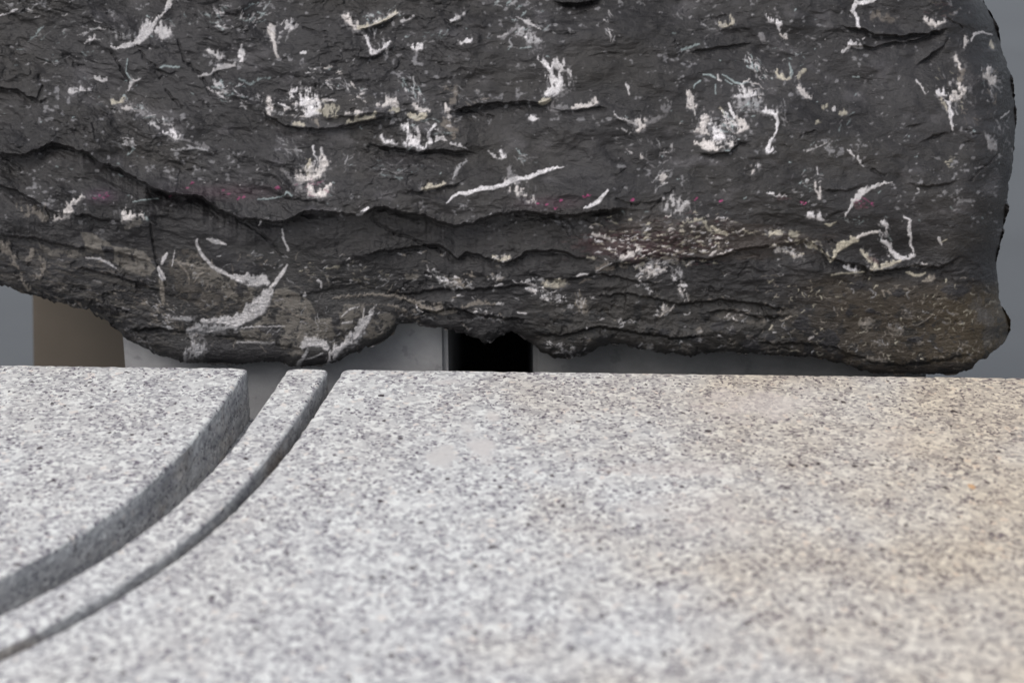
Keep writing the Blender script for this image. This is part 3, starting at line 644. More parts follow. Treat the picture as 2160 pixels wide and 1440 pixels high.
# --- upper right
S('W',.3,.95,[(1850,-6,4),(1840,4,3),(1824,6,6),(1806,6,6),(1800,22,5.5),(1806,38,5),(1810,58,5)],'calcite_vein'); S('E',.9,.6,[(1860,35,14),(1880,40,10)])
S('W',.6,.95,[(1616,36,6),(1630,42,9),(1640,52,6),(1640,66,3)],'calcite_patch'); S('D',.3,.9,[(1606,74,8),(1612,84,7)],'fossil_shell'); S('P',.6,.8,[(1646,72,4),(1660,80,4)])
S('C',.7,.85,[(1518,54,6),(1535,52,5),(1548,46,6)]); cluster(1480,40,60,40,40,'GD',3.4,.1,.5); cluster(1680,100,60,40,50,'DGY',2.6,.2,.6)
S('W',.5,.9,[(1796,92,4),(1790,100,5),(1778,110,3)]); S('S',.8,.7,[(1806,96,4),(1818,100,4)]); S('Y',.3,.6,[(1440,105,4),(1462,98,3),(1475,94,2)])
S('P',.5,.95,[(1450,196,4),(1458,202,7),(1458,215,9),(1468,225,4)],'calcite_patch'); S('P',.5,.9,[(1452,226,6),(1462,230,4),(1466,242,2)])
S('Y',.15,.85,[(1462,186,2),(1466,178,2.5),(1478,171,2.5)]); S('Y',.15,.9,[(1484,158,1.5),(1498,158,2.5),(1508,165,2.5)]); S('Y',.12,.95,[(1524,157,2),(1538,165,2.5),(1550,174,3),(1565,178,3),(1578,172,2)]); S('Y',.2,.8,[(1530,170,1.5),(1545,178,1.5)])
S('S',.3,.85,[(1512,158,3),(1513,168,3),(1520,170,3)]); cluster(1600,145,30,26,60,'YSG',2.4,.9,.8); S('Y',.3,.7,[(1508,178,1.5),(1510,198,2)]); cluster(1585,190,26,22,40,'GSP',3,.2,.75)
S('W',.8,.95,[(1550,203,5),(1562,201,8),(1580,200,6),(1596,200,3)],'calcite_patch'); S('G',1,.6,[(1560,215,10),(1590,220,12)])
S('W',.3,.95,[(1536,218,4),(1540,228,4.5),(1545,240,4),(1550,250,3)],'calcite_vein'); S('C',.3,.75,[(1518,228,2),(1528,240,3)])
S('P',.4,1,[(1492,244,8),(1486,258,11),(1480,272,9),(1490,282,6)],'calcite_patch'); S('W',.4,1,[(1508,268,11),(1508,284,13),(1520,290,9)],'calcite_patch')
S('P',.3,1,[(1470,304,5),(1482,304,11),(1496,308,12),(1512,314,7)],'calcite_patch'); cluster(1540,265,22,26,60,'WSPY',3,.7,.85); S('P',.6,.95,[(1560,252,6),(1568,262,8),(1574,270,5),(1560,276,6)],'calcite_patch')
S('P',.6,.9,[(1528,300,6),(1540,306,7),(1534,294,5)]); cluster(1520,300,30,16,20,'PWS',3.4,.2,.8); S('Y',.3,.7,[(1530,316,2),(1540,318,2)]); cluster(1585,230,30,18,30,'GYD',2.6,.1,.7)
S('W',.5,.95,[(1612,235,4),(1622,235,6),(1634,240,6)],'calcite_vein'); S('W',.3,.95,[(1634,242,4.5),(1639,256,4.5),(1638,270,3.5),(1634,282,2),(1630,290,3),(1624,298,4),(1622,308,4),(1618,319,6),(1628,316,5)],'calcite_vein')
cluster(1655,245,12,30,16,'GD',3,1.2,.5)
S('C',.5,.95,[(1634,152,5),(1638,162,8),(1652,167,5),(1664,166,5)],'fossil_shell'); S('Y',.4,.7,[(1668,165,2),(1671,150,3),(1664,136,2)]); S('L',.7,.9,[(1684,164,5),(1692,152,5),(1700,148,4)])
S('P',.5,.95,[(1682,178,6),(1688,190,6),(1698,200,7),(1712,206,4)],'calcite_patch')
for x, y in ((1738,228),(1742,224),(1778,240),(1784,238),(1722,258),(1730,256)): S('L',.6,.85,[(x,y,4.5)])
S('S',.5,.8,[(1760,232,4)]); S('Y',.3,.8,[(1798,163,2),(1812,163,3)]); cluster(1765,290,60,40,30,'DGY',2.4,-.6,.55); S('S',.5,.85,[(1790,317,3),(1798,326,4),(1812,340,2),(1822,350,2)])
S('W',.6,.85,[(1598,350,5)]); S('P',.7,.85,[(1588,358,6),(1580,372,4)]); S('W',.2,.6,[(1722,352,2),(1724,368,2)]); S('S',.8,.5,[(1700,320,3),(1720,312,2),(1745,300,2)])
S('S',.4,.8,[(1932,170,2),(1942,184,2),(1948,198,3),(1956,192,2)]); S('W',.6,.95,[(1982,194,5),(1994,200,6)],'calcite_patch'); S('P',.7,1,[(2024,178,9),(2030,190,9),(2020,205,10),(2008,210,7)],'calcite_patch')
S('E',.7,.8,[(2020,140,8),(2026,156,9),(2022,170,7)]); S('P',.6,.8,[(2014,120,4),(2018,134,6),(2024,145,6)]); S('W',.5,.85,[(1992,212,3),(2004,222,4),(2008,240,4.5),(2008,258,4),(2011,275,2)],'calcite_vein'); S('C',.6,.7,[(1986,216,5),(2000,232,3)])
cluster(2020,205,50,50,60,'GDEL',3,.8,.6); S('S',.3,.7,[(2048,86,3),(2055,72,3),(2072,68,3),(2092,74,2)]); S('C',.4,.8,[(2090,92,7),(2095,100,6)]); S('P',.7,.7,[(2036,88,6),(2030,104,4)])
S('P',.5,.75,[(2084,146,5),(2086,160,8),(2098,172,7)]); S('P',.7,.9,[(1962,48,6),(1978,50,7),(1992,46,4)]); cluster(1985,18,40,20,30,'RED',3.4,0,.6); cluster(2095,200,30,60,40,'GDE',2.8,1.2,.6)
S('S',.3,.6,[(2128,236,2),(2110,250,1.5)]); S('G',.8,.6,[(2088,290,4),(2096,310,5),(2108,330,3)]); cluster(2110,270,22,60,30,'GD',2.6,1.3,.6); cluster(2015,340,16,14,14,'LG',2,0,.7)
S('S',.25,.95,[(1782,456,2),(1790,442,3),(1798,430,4),(1808,420,6),(1816,408,9),(1828,398,6),(1846,392,4),(1866,386,2.5),(1880,384,1)],'calcite_vein')
S('R',.8,.7,[(1806,438,8),(1825,434,8)]); cluster(1820,430,22,12,10,'M',1.8,0,.5); cluster(1700,385,40,30,40,'GSYD',2.8,-.3,.6)
S('W',.4,.95,[(1614,406,2),(1628,410,3),(1640,414,3.5),(1658,413,2)]); S('R',.6,.6,[(1640,418,6),(1670,417,3)]); S('P',.7,.8,[(1720,392,4),(1726,405,7),(1728,418,5)],'calcite_patch')
S('W',.5,.95,[(1708,455,5),(1724,457,6),(1738,462,5)],'calcite_patch'); S('L',.2,.9,[(1740,472,2),(1750,476,3.5),(1763,468,2)]); cluster(1800,465,30,10,16,'GY',3,.1,.6)
S('C',.35,1,[(1752,552,3),(1756,542,5),(1760,530,7),(1775,518,9),(1792,508,10),(1808,504,7)],'calcite_vein'); S('P',.3,.95,[(1806,502,4),(1820,495,4.5),(1835,490,3.5),(1852,490,3)],'calcite_vein')
S('C',.4,.9,[(1704,518,3),(1722,522,6),(1734,532,4),(1752,552,2.5)],'calcite_vein'); cluster(1700,512,40,6,22,'CLS',2.4,.1,.8)
S('W',.35,.95,[(1862,508,4),(1870,516,6),(1880,528,6),(1887,538,7),(1902,546,5),(1918,543,4),(1930,537,4.5)],'calcite_vein'); S('W',.35,.85,[(1926,534,2),(1920,518,3),(1922,498,4),(1916,480,5),(1918,464,3),(1908,458,3)],'calcite_vein')
S('W',.4,.9,[(1862,470,5),(1873,474,5),(1872,482,2)]); cluster(1868,500,14,34,26,'SYG',2.6,1.2,.7)
S('C',.5,.95,[(1818,532,3),(1828,540,7),(1836,552,7),(1842,562,8)],'calcite_patch'); S('C',.4,1,[(1838,566,6),(1860,562,7),(1880,556,6),(1902,552,2)],'calcite_patch')
S('R',.5,.8,[(1836,545,4),(1852,556,4)]); S('W',.4,.95,[(1782,562,3),(1792,566,4),(1808,572,5)],'calcite_patch'); S('L',.2,.85,[(1754,580,1.5),(1775,576,2),(1822,573,2)]); S('C',.15,.95,[(1914,573,2),(1926,580,3),(1940,580,3),(1952,575,2)],'fossil_shell')
cluster(1938,560,16,10,24,'SGP',2.4,0,.7); S('T',.35,1,[(1944,592,4),(1956,590,8),(1968,586,7)],'fossil_shell'); S('S',.15,.9,[(1982,504,3),(1986,516,1.5)]); S('C',.15,.6,[(1984,512,1),(1998,505,1)])
# rusty white streaks over the middle shelf
r = random.Random(11)
for _ in range(330):
    t = r.random(); x = 1255 + 300 * t + r.gauss(0, 12); yc = 500 + 26 * math.sin(t * 3.0) - 16 * t; y = yc + r.gauss(0, 19 + 9 * math.sin(t * 3.1))
    if y > 566 or y < 448: continue
    l = r.uniform(4, 17); sl = r.uniform(-.45, .1) if x > 1330 else r.uniform(-.1, .45)
    S(r.choice('PCWLPTRRR'), .5, r.uniform(.5, .95), [(x - l / 2, y - sl * l / 2, .8), (x, y, r.uniform(1.2, 3)), (x + l / 2, y + sl * l / 2, .8)], grow=.0008)
S('P',.6,.9,[(1254,494,3),(1275,500,4),(1292,510,3)]); S('P',.5,.95,[(1310,545,6),(1330,536,8),(1345,525,6)],'calcite_patch'); S('L',.5,.9,[(1440,470,2),(1480,462,5),(1500,490,3)])
S('C',.3,.95,[(1500,478,3),(1515,487,6),(1532,496,4)],'fossil_shell'); S('C',.4,.9,[(1630,493,6),(1648,492,6)],'fossil_shell'); S('L',.6,.75,[(1670,492,6),(1684,494,6)]); S('L',.5,.8,[(1532,518,3)]); S('S',.4,.9,[(1496,508,4)])
cluster(1600,490,60,6,26,'LCG',2.4,0,.75); S('P',.8,.9,[(1640,528,4),(1662,530,4),(1680,540,8)],'calcite_patch'); cluster(1665,530,34,10,36,'PSC',2.6,.3,.8)
S('L',.4,.85,[(1238,542,4),(1254,545,4)]); S('E',.4,.95,[(1262,568,6),(1275,562,9),(1290,566,7)],'fossil_shell'); S('G',.3,.7,[(1258,572,1.5),(1288,556,1.5)]); S('T',.4,.9,[(1308,560,5),(1322,562,5)]); S('T',.4,.9,[(1405,545,5),(1420,544,5)]); S('L',.2,.9,[(1342,566,2),(1356,556,3.5)])
S('P',.8,.95,[(1360,570,5),(1378,572,9),(1395,566,8)],'calcite_patch'); cluster(1375,566,36,18,60,'PSGT',3,-.3,.8); cluster(1425,570,16,24,40,'SGD',3,1.2,.8); S('W',.4,.8,[(1422,590,4),(1426,584,3)])
cluster(1440,553,18,8,30,'TCG',2.2,.3,.8); S('W',.15,.95,[(1430,601,2),(1440,602,3.5),(1448,602,2)]); S('S',.2,.85,[(1216,582,2),(1228,579,3),(1240,578,2)]); cluster(1362,605,18,7,16,'WSG',2,.9,.8)
S('E',.3,.8,[(1222,597,2),(1235,590,3),(1246,589,2)]); S('C',.7,.85,[(1152,596,4),(1170,603,8),(1190,598,5)],'fossil_shell'); cluster(1172,597,28,9,44,'CTL',2.2,0,.8)
S('S',.4,.85,[(1100,595,2),(1112,595,3),(1118,591,4.5)]); cluster(1135,590,14,6,14,'SG',2.2,0,.75); cluster(1140,618,26,12,60,'SGPW',2.6,.4,.85); cluster(1170,628,24,12,40,'WSG',2.6,.2,.8)
S('T',.8,.9,[(1228,634,6),(1230,650,7),(1234,656,5)],'fossil_shell'); cluster(1228,640,14,18,50,'GTE',2.4,1.2,.8); S('G',.6,.8,[(1208,646,4),(1198,644,3)]); S('P',.9,.85,[(1436,618,6),(1440,612,5)]); cluster(1440,616,12,12,36,'PTS',2.2,1,.8)
cluster(1400,656,19,10,80,'TGP',2.4,-.5,.9); S('G',.1,.8,[(1308,684,1.2),(1316,680,1.6),(1315,688,1.2),(1306,692,1.2)]); S('S',.4,.8,[(1238,692,3)]); S('D',.4,.7,[(1268,700,2),(1276,697,3)])
S('C',.4,.95,[(1050,548,4),(1062,546,6),(1075,542,3)],'fossil_shell'); cluster(1055,545,22,7,34,'CST',2.2,0,.8); S('S',.4,.85,[(893,582,2),(908,583,3)]); S('T',.7,.85,[(985,578,6),(1000,582,5)],'fossil_shell'); S('T',.8,.8,[(950,598,8),(975,598,8)],'fossil_shell')
cluster(960,596,34,11,70,'TGS',2.2,.1,.8); cluster(1045,587,16,8,40,'TGS',2.2,0,.8); S('S',.2,.85,[(1044,603,1.5),(1060,600,2.5)]); cluster(930,590,30,10,22,'SG',2,.8,.7)
for _ in range(120):
    x = r.uniform(620, 1660); y = r.uniform(530, 745); cluster(x, y, 9, 4, 3, 'GTDS', 1.7, 0, .7)
# pale seam lines of the lower middle
S('T',.35,.85,[(700,628,2),(740,624,3),(780,620,3),(830,623,4),(862,632,4),(890,645,5),(915,655,6),(940,661,5),(962,655,5)],'calcite_vein')
S('T',.4,.8,[(975,648,4),(1000,641,4),(1025,638,5),(1048,641,2)],'calcite_vein'); S('T',.4,.75,[(940,658,5),(925,648,9)]); S('T',.4,.65,[(560,648,1.5),(590,645,2),(612,660,2.5),(632,668,2),(655,672,2)]); S('T',.5,.7,[(800,640,2),(835,648,3),(860,655,3)])
S('S',.1,.8,[(878,642,1),(881,652,1.3),(892,658,1)]); S('S',.1,.9,[(1092,659,1.5),(1110,661,1.8)]); cluster(1030,665,40,12,50,'SGT',1.8,.3,.7); S('S',.5,.8,[(1050,642,2),(1062,640,3)]); cluster(880,665,40,12,30,'TG',1.8,.1,.7)
# --- lower left veins
S('S',.15,.95,[(606,560,2),(598,572,3.5),(590,584,3.5),(580,598,3.5),(576,604,3)],'calcite_vein')
S('S',.18,1,[(574,606,5),(568,618,10),(556,634,14),(542,650,15),(526,662,14),(508,670,11),(490,674,9),(470,675,6),(440,676,5),(428,678,3)],'calcite_vein')
S('G',.6,.95,[(500,690,8),(480,688,8),(455,692,10),(430,695,8),(412,690,9),(408,705,10),(405,716,6)],'calcite_vein'); S('G',.8,.9,[(410,725,11),(420,738,11),(402,748,12),(388,757,7)],'calcite_patch'); S('G',.6,.75,[(355,668,2),(375,672,4),(398,676,5)])
S('S',.15,.9,[(470,680,2),(495,688,3),(515,680,2)])
S('S',.15,.85,[(417,505,2),(416,516,2.5),(424,534,3),(434,548,3.5),(448,560,4),(462,570,4),(478,577,4)],'calcite_vein'); S('S',.2,1,[(484,580,3),(502,586,8),(520,590,10),(540,592,12),(556,590,10),(562,596,6)],'calcite_vein')
S('S',.2,.9,[(440,504,2),(452,508,4.5),(466,513,3),(477,516,1.5)],'calcite_vein'); S('K',.2,.9,[(435,520,8),(455,540,14),(480,560,12),(500,570,6)])
S('S',.25,.95,[(334,564,3),(338,576,5),(343,588,5)],'calcite_vein'); S('T',.3,.9,[(338,592,5),(343,612,6),(346,630,5),(347,642,3)],'calcite_vein'); S('S',.2,.8,[(352,534,2),(346,544,3.5),(342,556,2.5)]); S('S',.2,.75,[(368,528,1),(364,548,1.5),(362,562,1)])
S('T',.2,.8,[(408,595,1),(420,582,2),(440,568,2)]); S('T',.3,.7,[(365,548,2),(400,560,2),(440,570,2)]); S('T',.3,.7,[(375,552,2),(395,575,3),(400,598,2)]); cluster(470,620,80,50,80,'TGBK',2.4,.5,.7)
S('S',.25,.9,[(636,732,4),(646,722,9),(662,720,10),(678,724,8),(688,734,5)],'fossil_shell'); S('G',.3,.8,[(650,738,4),(640,752,5),(634,766,4),(630,772,3)],'calcite_vein'); S('G',.15,.7,[(645,757,1.5),(665,752,1.5),(680,744,1.5)])
S('S',.25,.95,[(785,655,3),(778,668,6),(768,680,8),(758,696,8),(748,708,8)],'calcite_vein'); S('S',.5,.95,[(740,718,10),(722,728,10),(708,742,11),(700,752,10),(686,766,3)],'calcite_vein'); S('S',.3,.7,[(796,642,1.5),(788,650,2)]); S('G',.7,.7,[(765,705,5),(752,720,6)])
S('K',.3,.9,[(570,690,5),(585,688,8),(580,705,5)]); S('K',.3,.9,[(710,675,7),(706,685,9)]); S('K',.3,.8,[(715,700,6),(725,705,6)]); S('S',.2,.7,[(500,722,1.5),(540,721,2),(580,724,2)]); S('S',.3,.6,[(500,693,1.5),(550,688,2),(600,688,1.5)])
S('S',.15,.7,[(720,668,1),(740,652,1.5),(758,647,1)]); S('S',.15,.7,[(768,650,1),(765,675,1.5)]); S('S',.2,.8,[(722,682,2),(742,679,2)]); S('S',.3,.8,[(642,622,5)]); S('S',.3,.8,[(670,590,3),(678,597,2),(678,606,3)]); cluster(690,700,60,24,60,'TGKB',2,.2,.7)
cluster(340,655,40,24,60,'TGE',2.2,.3,.75); cluster(370,690,50,20,50,'GTE',2.2,.5,.65); cluster(130,640,90,12,40,'TGE',2.6,.3,.7); cluster(300,720,40,12,24,'GD',2.2,.6,.6)
0 and S('B',.3,.95,[(178,498,6),(198,502,10),(220,510,9),(236,514,4)]); 0 and S('B',.35,.9,[(120,530,10),(150,528,9),(180,530,9),(200,525,9)]); 0 and S('B',.3,1,[(200,530,13),(205,545,6)]); 0 and S('B',.3,1,[(250,530,14),(280,535,17),(305,545,15),(315,558,10)]); 0 and S('B',.6,.95,[(250,558,9),(280,566,10),(300,575,7)])
S('K',.3,.95,[(222,528,9),(232,540,10)]); S('S',.2,.8,[(180,544,1.5),(210,546,2),(228,555,2.5),(245,565,2)]); S('K',.4,.8,[(282,558,4)]); S('K',.4,.8,[(308,566,5),(312,558,4)]); S('T',.8,.75,[(10,520,6),(28,540,8),(34,560,7),(45,590,6),(60,610,5)]); S('T',.8,.7,[(62,545,7),(70,535,5)]); S('T',.8,.7,[(88,540,4),(92,570,5),(82,590,4)])
S('K',.3,.85,[(500,615,8),(520,600,6)]); S('K',.3,.85,[(450,610,8),(470,618,9)]); S('K',.3,.85,[(415,625,9),(405,640,6)])
S('S',.3,.8,[(595,482,2),(596,500,3),(608,528,3)]); S('W',.3,.8,[(545,474,2),(550,468,2)]); cluster(560,550,50,20,20,'GT',2); cluster(90,355,60,40,16,'YGD',2,0,.6); cluster(740,580,110,24,60,'TGL',2,.15,.7)
S('L',.4,.7,[(690,566,2),(715,563,3)]); S('B',.2,.9,[(860,583,6),(876,583,6)])
for _ in range(110):
    x = r.uniform(360, 840); y = r.uniform(max(535, 520 + .28 * (x - 560)), 735); l = r.uniform(6, 26); t = r.uniform(-1.4, 1.4)
    S(r.choice('TTGDE'), .3, r.uniform(.35, .8), [(x, y, .8), (x + l * .5 * math.cos(t) + r.uniform(-3, 3), y + l * .5 * math.sin(t), r.uniform(.9, 1.7)), (x + l * math.cos(t), y + l * math.sin(t), .7)], grow=.0003)
for _ in range(130):
    x = r.uniform(350, 840); y = r.uniform(max(535, 520 + .28 * (x - 560)), 740); q = r.uniform(2, 5); S('K', .6, .85, [(x, y, q), (x + r.uniform(-6, 6), y + r.uniform(-3, 3), q * .7)])
for _ in range(220):                                  # scratchy pale grain of the far left underside
    x = r.uniform(-60, 330); y = r.uniform(540, 720); l = r.uniform(5, 20)
    S(r.choice('EEDT'), .5, r.uniform(.25, .6), [(x, y, .8), (x + l, y + l * .22, 1.3)], grow=.0003)
# --- shell hash in the brown lower right
for _ in range(360):
    x = r.uniform(1600, 2115); y = r.uniform(585, 775)
    a0 = r.uniform(0, 6.28); rad = r.uniform(3, 13); arc = r.uniform(.6, 2.4); w = r.uniform(.7, 1.5)
    pts = [(x + rad * math.cos(a0 + arc * t), y + rad * .7 * math.sin(a0 + arc * t), w) for t in (0, .33, .66, 1)]
    S(r.choice('TTTCLEEG'), .4, r.uniform(.4, .95), pts, grow=.0004)
for x, y, q in ((1855,725,13),(1915,660,14),(1830,682,14),(2070,665,16),(1890,695,15),(1940,720,8),(1580,712,7),(1475,698,6)):
    S('N',.3,.6,[(x,y,q)]); cluster(x, y, q, q * .7, 22, 'TEG', 1.8, .3, .7)
    P = [(x + q * math.cos(t), y + q * .8 * math.sin(t), 1.3) for t in np.linspace(0, 5.6, 12)]; S('E', .3, .65, P)
S('T',.5,.8,[(1815,684,4),(1832,680,7),(1845,676,4)],'fossil_shell'); S('T',.3,.75,[(1872,690,2),(1885,697,3),(1905,696,2)],'fossil_shell'); S('T',.1,.7,[(1918,686,1),(1935,686,1.2),(1955,675,1.2),(1968,662,1)]); S('T',.5,.75,[(1830,756,7),(1850,760,8),(1870,762,6)])
S('K',.2,.9,[(1690,674,11),(1700,690,11)],None); S('K',.2,.85,[(1580,725,13),(1592,722,10)]); S('K',.3,.85,[(1622,712,8),(1632,710,7)]); S('K',.3,.85,[(1672,715,7)]); S('K',.3,.8,[(1510,690,12),(1525,680,8)]); S('K',.4,.85,[(1720,710,16),(1750,735,12),(1775,752,6)])
S('K',.3,.85,[(1890,622,8),(1900,614,6)]); S('K',.3,.8,[(1810,600,16),(1835,606,10)]); S('K',.4,.8,[(1925,718,8),(1945,712,6)]); S('K',.4,.8,[(1830,655,4),(1850,662,3)]); S('K',.5,.8,[(1975,735,4),(1985,740,6)]); S('K',.4,.8,[(2010,620,18),(2040,605,14)]); S('T',.3,.9,[(1862,612,3),(1866,625,3)]); S('N',.4,.9,[(2060,640,18),(2090,690,20),(2080,720,16)])
for _ in range(90):
    x = r.uniform(1760, 2110); y = r.uniform(620, 770); S('K', .4, .8, [(x, y, r.uniform(1.5, 3.6)), (x + r.uniform(-2, 2), y + r.uniform(0, 4), 1.5)])
S('G',.5,.7,[(1600,746,2),(1612,742,2)]); cluster(1200,740,60,14,40,'GSD',2.2,.3,.7); cluster(1400,735,80,14,30,'DGT',2,0,.6); S('T',.4,.8,[(1640,672,2),(1650,676,2),(1668,670,1.5)]); S('P',.4,.8,[(1706,716,2.5),(1716,710,2)]); cluster(1560,665,40,10,30,'GTP',2.2,-.2,.7)
# scattered flecks over the whole upper face, in drifts
for _ in range(900):
    x = r.uniform(-320, 2110); y = r.uniform(-330, 470)
    if vn(np.array(x / 90 + 3), np.array(y / 60 + 2), 9) < .45: continue
    w = r.uniform(.7, 1.9); l = r.uniform(0, 7); t = r.uniform(-.9, .9)
    S(r.choice('YYGDGSD'), .5, r.uniform(.3, .8), [(x, y, w), (x + l * math.cos(t), y + l * math.sin(t), w * .6)], grow=.0003)
for _ in range(26):                                  # a few larger patches on the part above and beside the frame
    x = r.uniform(-320, 1800); y = r.uniform(-320, -30); cluster(x, y, 26, 16, 16, 'WPGS', 5, .2, .8)

# --- body of the boulder as one closed surface
dR = distance_to(RGT, 110.); dB = distance_to(BOT, 60.)
def resample(P, n):
    P = np.array(P, float); s = np.r_[0, np.cumsum(np.hypot(*np.diff(P, axis=0).T))]; t = np.linspace(0, s[-1], n)
    out = np.c_[np.interp(t, s, P[:, 0]), np.interp(t, s, P[:, 1])]; return out
NX, NT_ = 1560, 690
cb_ = resample(BOT, NX); cr_ = resample(RGT, NT_); ct_ = resample([(-340, -340), (1900, -340)], NX); cl_ = resample([(-340, -340), (-340, 520)], NT_)
jb = fbm(cb_[:, 0] / 16, cb_[:, 1] / 16, 3, 4) * 6.2 + 2.2 * (.4 - np.abs(fbm(cb_[:, 0] / 11, cb_[:, 0] * 0, 8, 2))) * 2 + fbm(cb_[:, 0] / 5, cb_[:, 1] / 5, 6, 2) * 1.1; jb[-12:] *= 0; cb_[:, 1] += jb
jr = fbm(cr_[:, 0] / 40, cr_[:, 1] / 34, 5, 5) * 7.5 + 1.5 + fbm(cr_[:, 0] / 5, cr_[:, 1] / 5, 2, 2) * 1.2; jr[-8:] *= 0; cr_[:, 0] += jr
s = np.linspace(0, 1, NX)[None, :, None]; t = np.linspace(0, 1, NT_)[:, None, None]
UV = (1 - t) * ct_[None] + t * cb_[None] + (1 - s) * cl_[:, None] + s * cr_[:, None] - ((1 - s) * (1 - t) * ct_[0] + s * (1 - t) * ct_[-1] + (1 - s) * t * cl_[-1] + s * t * cb_[-1])
def samp(F, u, v):
    x = np.clip((u - U0) / ST, 0, W_ - 1.001); y = np.clip((v - V0) / ST, 0, H_ - 1.001)
    i = x.astype(int); j = y.astype(int); fx = x - i; fy = y - j
    if F.ndim == 3: fx = fx[..., None]; fy = fy[..., None]
    return (F[j, i] * (1 - fx) + F[j, i + 1] * fx) * (1 - fy) + (F[j + 1, i] * (1 - fx) + F[j + 1, i + 1] * fx) * fy
u_, v_ = UV[..., 0], UV[..., 1]
tv = np.arange(-400, 900, 4.); tb = np.interp(tv, [-340, 0, 250, 430, 530, 600, 700, 800], [.20, .132, .086, .052, .062, .069, .073, .074])
kw_ = np.hanning(31); kw_ /= kw_.sum(); tb = np.convolve(np.pad(tb, 15, mode='edge'), kw_, 'valid')
base = np.interp(v_ + 55 * samp(n1, u_, v_), tv, tb)
base = base + .012 * np.sin(u_ / 420 + 1) - .004
a = np.clip(1 - samp(dR, u_, v_) / 105, 0, 1); base = base + .075 * (1 - np.sqrt(1 - a ** 2 * .999))
a = np.clip(1 - samp(dB, u_, v_) / 34, 0, 1); base = base + .012 * (1 - np.sqrt(1 - a ** 2 * .999))
Yd = base - samp(relief, u_, v_)
X, Y, Z = at_depth(u_, v_, Yd)
front = np.stack([X, Y, Z], -1).reshape(-1, 3)
colv = samp(COL, u_, v_).reshape(-1, 3); calv = samp(CAL, u_, v_).reshape(-1)
idx = np.arange(NX * NT_).reshape(NT_, NX)
quads = np.stack([idx[1:, :-1], idx[1:, 1:], idx[:-1, 1:], idx[:-1, :-1]], -1).reshape(-1, 4)
per = np.r_[idx[-1, :-1], idx[::-1, -1][:-1], idx[0, ::-1][:-1], idx[:, 0][:-1]]      # bottom, right, top, left
pts = front[per]; cen = np.array([front[:, 0].mean(), 0, front[:, 2].mean()])
rings = [pts]; rings_col = [colv[per]]
for dY, k, zmin in ((.012, .004, -9), (.028, .012, -9), (.045, .02, .004), (.20, .03, .006), (.33, .05, .006), (.44, .14, .008), (.49, .35, .02)):
    q = pts.copy(); q[:, 1] = np.maximum(pts[:, 1], .06) + dY
    d = cen - pts; d[:, 1] = 0; q += d * k
    jit = fbm(pts[:, 0] * 18 + dY * 40, pts[:, 2] * 18 + dY * 20, 4, 4); q[:, 1] += jit * .006; q[:, 2] += np.abs(jit) * .004
    if zmin > -1: q[:, 2] = np.maximum(q[:, 2], zmin + .012 * np.abs(jit))
    rings.append(q); rings_col.append(colv[per] * .95)
n = len(per); nf = len(front)
allv = [front] + rings[1:]; back = np.array([[cen[0], .60, cen[2]]])
VERT = np.concatenate(allv + [back]); CV = np.concatenate([colv] + rings_col[1:] + [np.array([[.04, .04, .04]])]); MV = np.r_[calv, np.zeros(len(VERT) - nf)]
def ringidx(i): return per if i == 0 else nf + (i - 1) * n + np.arange(n)
sideq = []
for i in range(len(rings) - 1):
    a_, b_ = ringidx(i), ringidx(i + 1); sideq.append(np.stack([a_, b_, np.roll(b_, -1), np.roll(a_, -1)], -1))
sideq = np.concatenate(sideq); last = ringidx(len(rings) - 1)
fan = np.stack([last, np.full(n, len(VERT) - 1), np.roll(last, -1)], -1)

# shading normals of the whole surface, so that parts meet without a seam
def face_n(F):
    a, b, c = VERT[F[:, 0]], VERT[F[:, 1]], VERT[F[:, 2]]
    if F.shape[1] == 4: return np.cross(VERT[F[:, 2]] - a, VERT[F[:, 3]] - b)
    return np.cross(b - a, c - a)
VN = np.zeros_like(VERT)
for F in (quads, sideq, fan):
    fn = face_n(F)
    for c in range(F.shape[1]):
        for ax in range(3): VN[:, ax] += np.bincount(F[:, c], fn[:, ax], len(VERT))
VN /= np.linalg.norm(VN, axis=1)[:, None] + 1e-15

k = NT("dark_fossil_limestone"); v = k.coord()
ac = k.node("ShaderNodeAttribute", attribute_name="stone_colour"); am = k.node("ShaderNodeAttribute", attribute_name="calcite")
g1 = k.noise(v, 420, 4, .6).outputs[0]; g2 = k.noise(v, 90, 5, .6).outputs[0]
col = k.mix(1.0, ac.outputs["Color"], k.ramp(g1, [(.25, .82), (.75, 1.20)]), 'MULTIPLY')
col = k.mix(1.0, col, k.ramp(g2, [(.3, .88), (.7, 1.12)]), 'MULTIPLY')
ft = k.noise(k.coord((1, 1, .6)), 620, 3, .6).outputs[0]
hole = k.math('MULTIPLY', k.ramp(ft, [(.52, 0.0), (.62, 1.0)]), am.outputs["Fac"])
col = k.mix(k.math('MULTIPLY', hole, .38), col, (.075, .073, .075))
fl = k.noise(v, 700, 2, .5).outputs[0]
col = k.mix(k.ramp(fl, [(.74, 0.0), (.80, .55)]), col, (.32, .32, .33))
k.l.new(col, k.b.inputs["Base Color"])
k.l.new(k.ramp(g2, [(.3, .42), (.7, .62)]), k.b.inputs["Roughness"]); k.b.inputs["Specular IOR Level"].default_value = .34
bp = k.bump(g1, .55, .0012); bp = k.bump(k.noise(k.coord((1, 1, 2.2)), 130, 6, .62).outputs[0], .55, .004, bp)
k.l.new(bp, k.b.inputs["Normal"]); M_ROCK = k.m

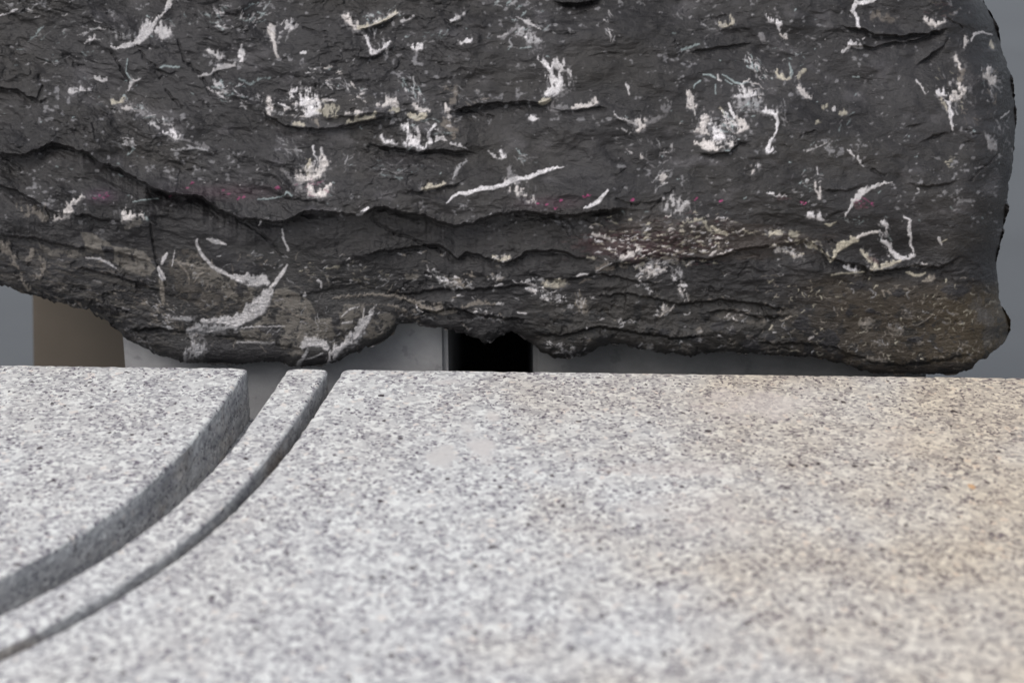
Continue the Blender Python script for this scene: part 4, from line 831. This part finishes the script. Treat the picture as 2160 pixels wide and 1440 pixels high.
boulder = empty("boulder", (float(cen[0]), .20, 0.0))
tag(boulder, "large rough black limestone boulder with white calcite veins behind the granite slab", "boulder")
def rock_part(name, qs, tri=None):
    used = np.unique(np.concatenate([qs.ravel()] + ([tri.ravel()] if tri is not None else [])))
    mp = np.full(len(VERT), -1); mp[used] = np.arange(len(used))
    me = bpy.data.meshes.new(name); nq = len(qs); ntri = 0 if tri is None else len(tri)
    loops = mp[qs.ravel()] if ntri == 0 else np.r_[mp[qs.ravel()], mp[tri.ravel()]]
    me.vertices.add(len(used)); me.vertices.foreach_set("co", VERT[used].astype(np.float32).ravel())
    me.loops.add(len(loops)); me.loops.foreach_set("vertex_index", loops.astype(np.int32))
    me.polygons.add(nq + ntri)
    st = np.r_[np.arange(nq) * 4, nq * 4 + np.arange(ntri) * 3]; me.polygons.foreach_set("loop_start", st.astype(np.int32))
    me.polygons.foreach_set("use_smooth", np.ones(nq + ntri, bool))
    me.update(calc_edges=True); me.materials.append(M_ROCK)
    ca = me.attributes.new("stone_colour", 'FLOAT_COLOR', 'POINT'); ca.data.foreach_set("color", np.c_[CV[used], np.ones(len(used))].astype(np.float32).ravel())
    cm = me.attributes.new("calcite", 'FLOAT', 'POINT'); cm.data.foreach_set("value", MV[used].astype(np.float32))
    me.normals_split_custom_set_from_vertices(VN[used].tolist())
    o = bpy.data.objects.new(name, me); scene.collection.objects.link(o); o.parent = boulder
    o.matrix_parent_inverse = mathutils.Matrix.Translation(boulder.location).inverted(); return o
fc = (u_[1:, 1:] + u_[:-1, :-1]) / 2; fv = (v_[1:, 1:] + v_[:-1, :-1]) / 2; owner = np.zeros(fc.shape, int)
for i, (nm, w, m) in enumerate(MASKS):
    A_ = np.zeros(UU.shape, bool); A_[w] = m
    jj = np.clip(((fc - U0) / ST).round().astype(int), 0, W_ - 1); ii = np.clip(((fv - V0) / ST).round().astype(int), 0, H_ - 1)
    owner[A_[ii, jj]] = i + 1
owner = owner.ravel()
rock_part("boulder_body", np.concatenate([quads[owner == 0], sideq]), fan)
for i, (nm, w, m) in enumerate(MASKS):
    q = quads[owner == i + 1]
    if len(q) > 12: rock_part(nm, q)
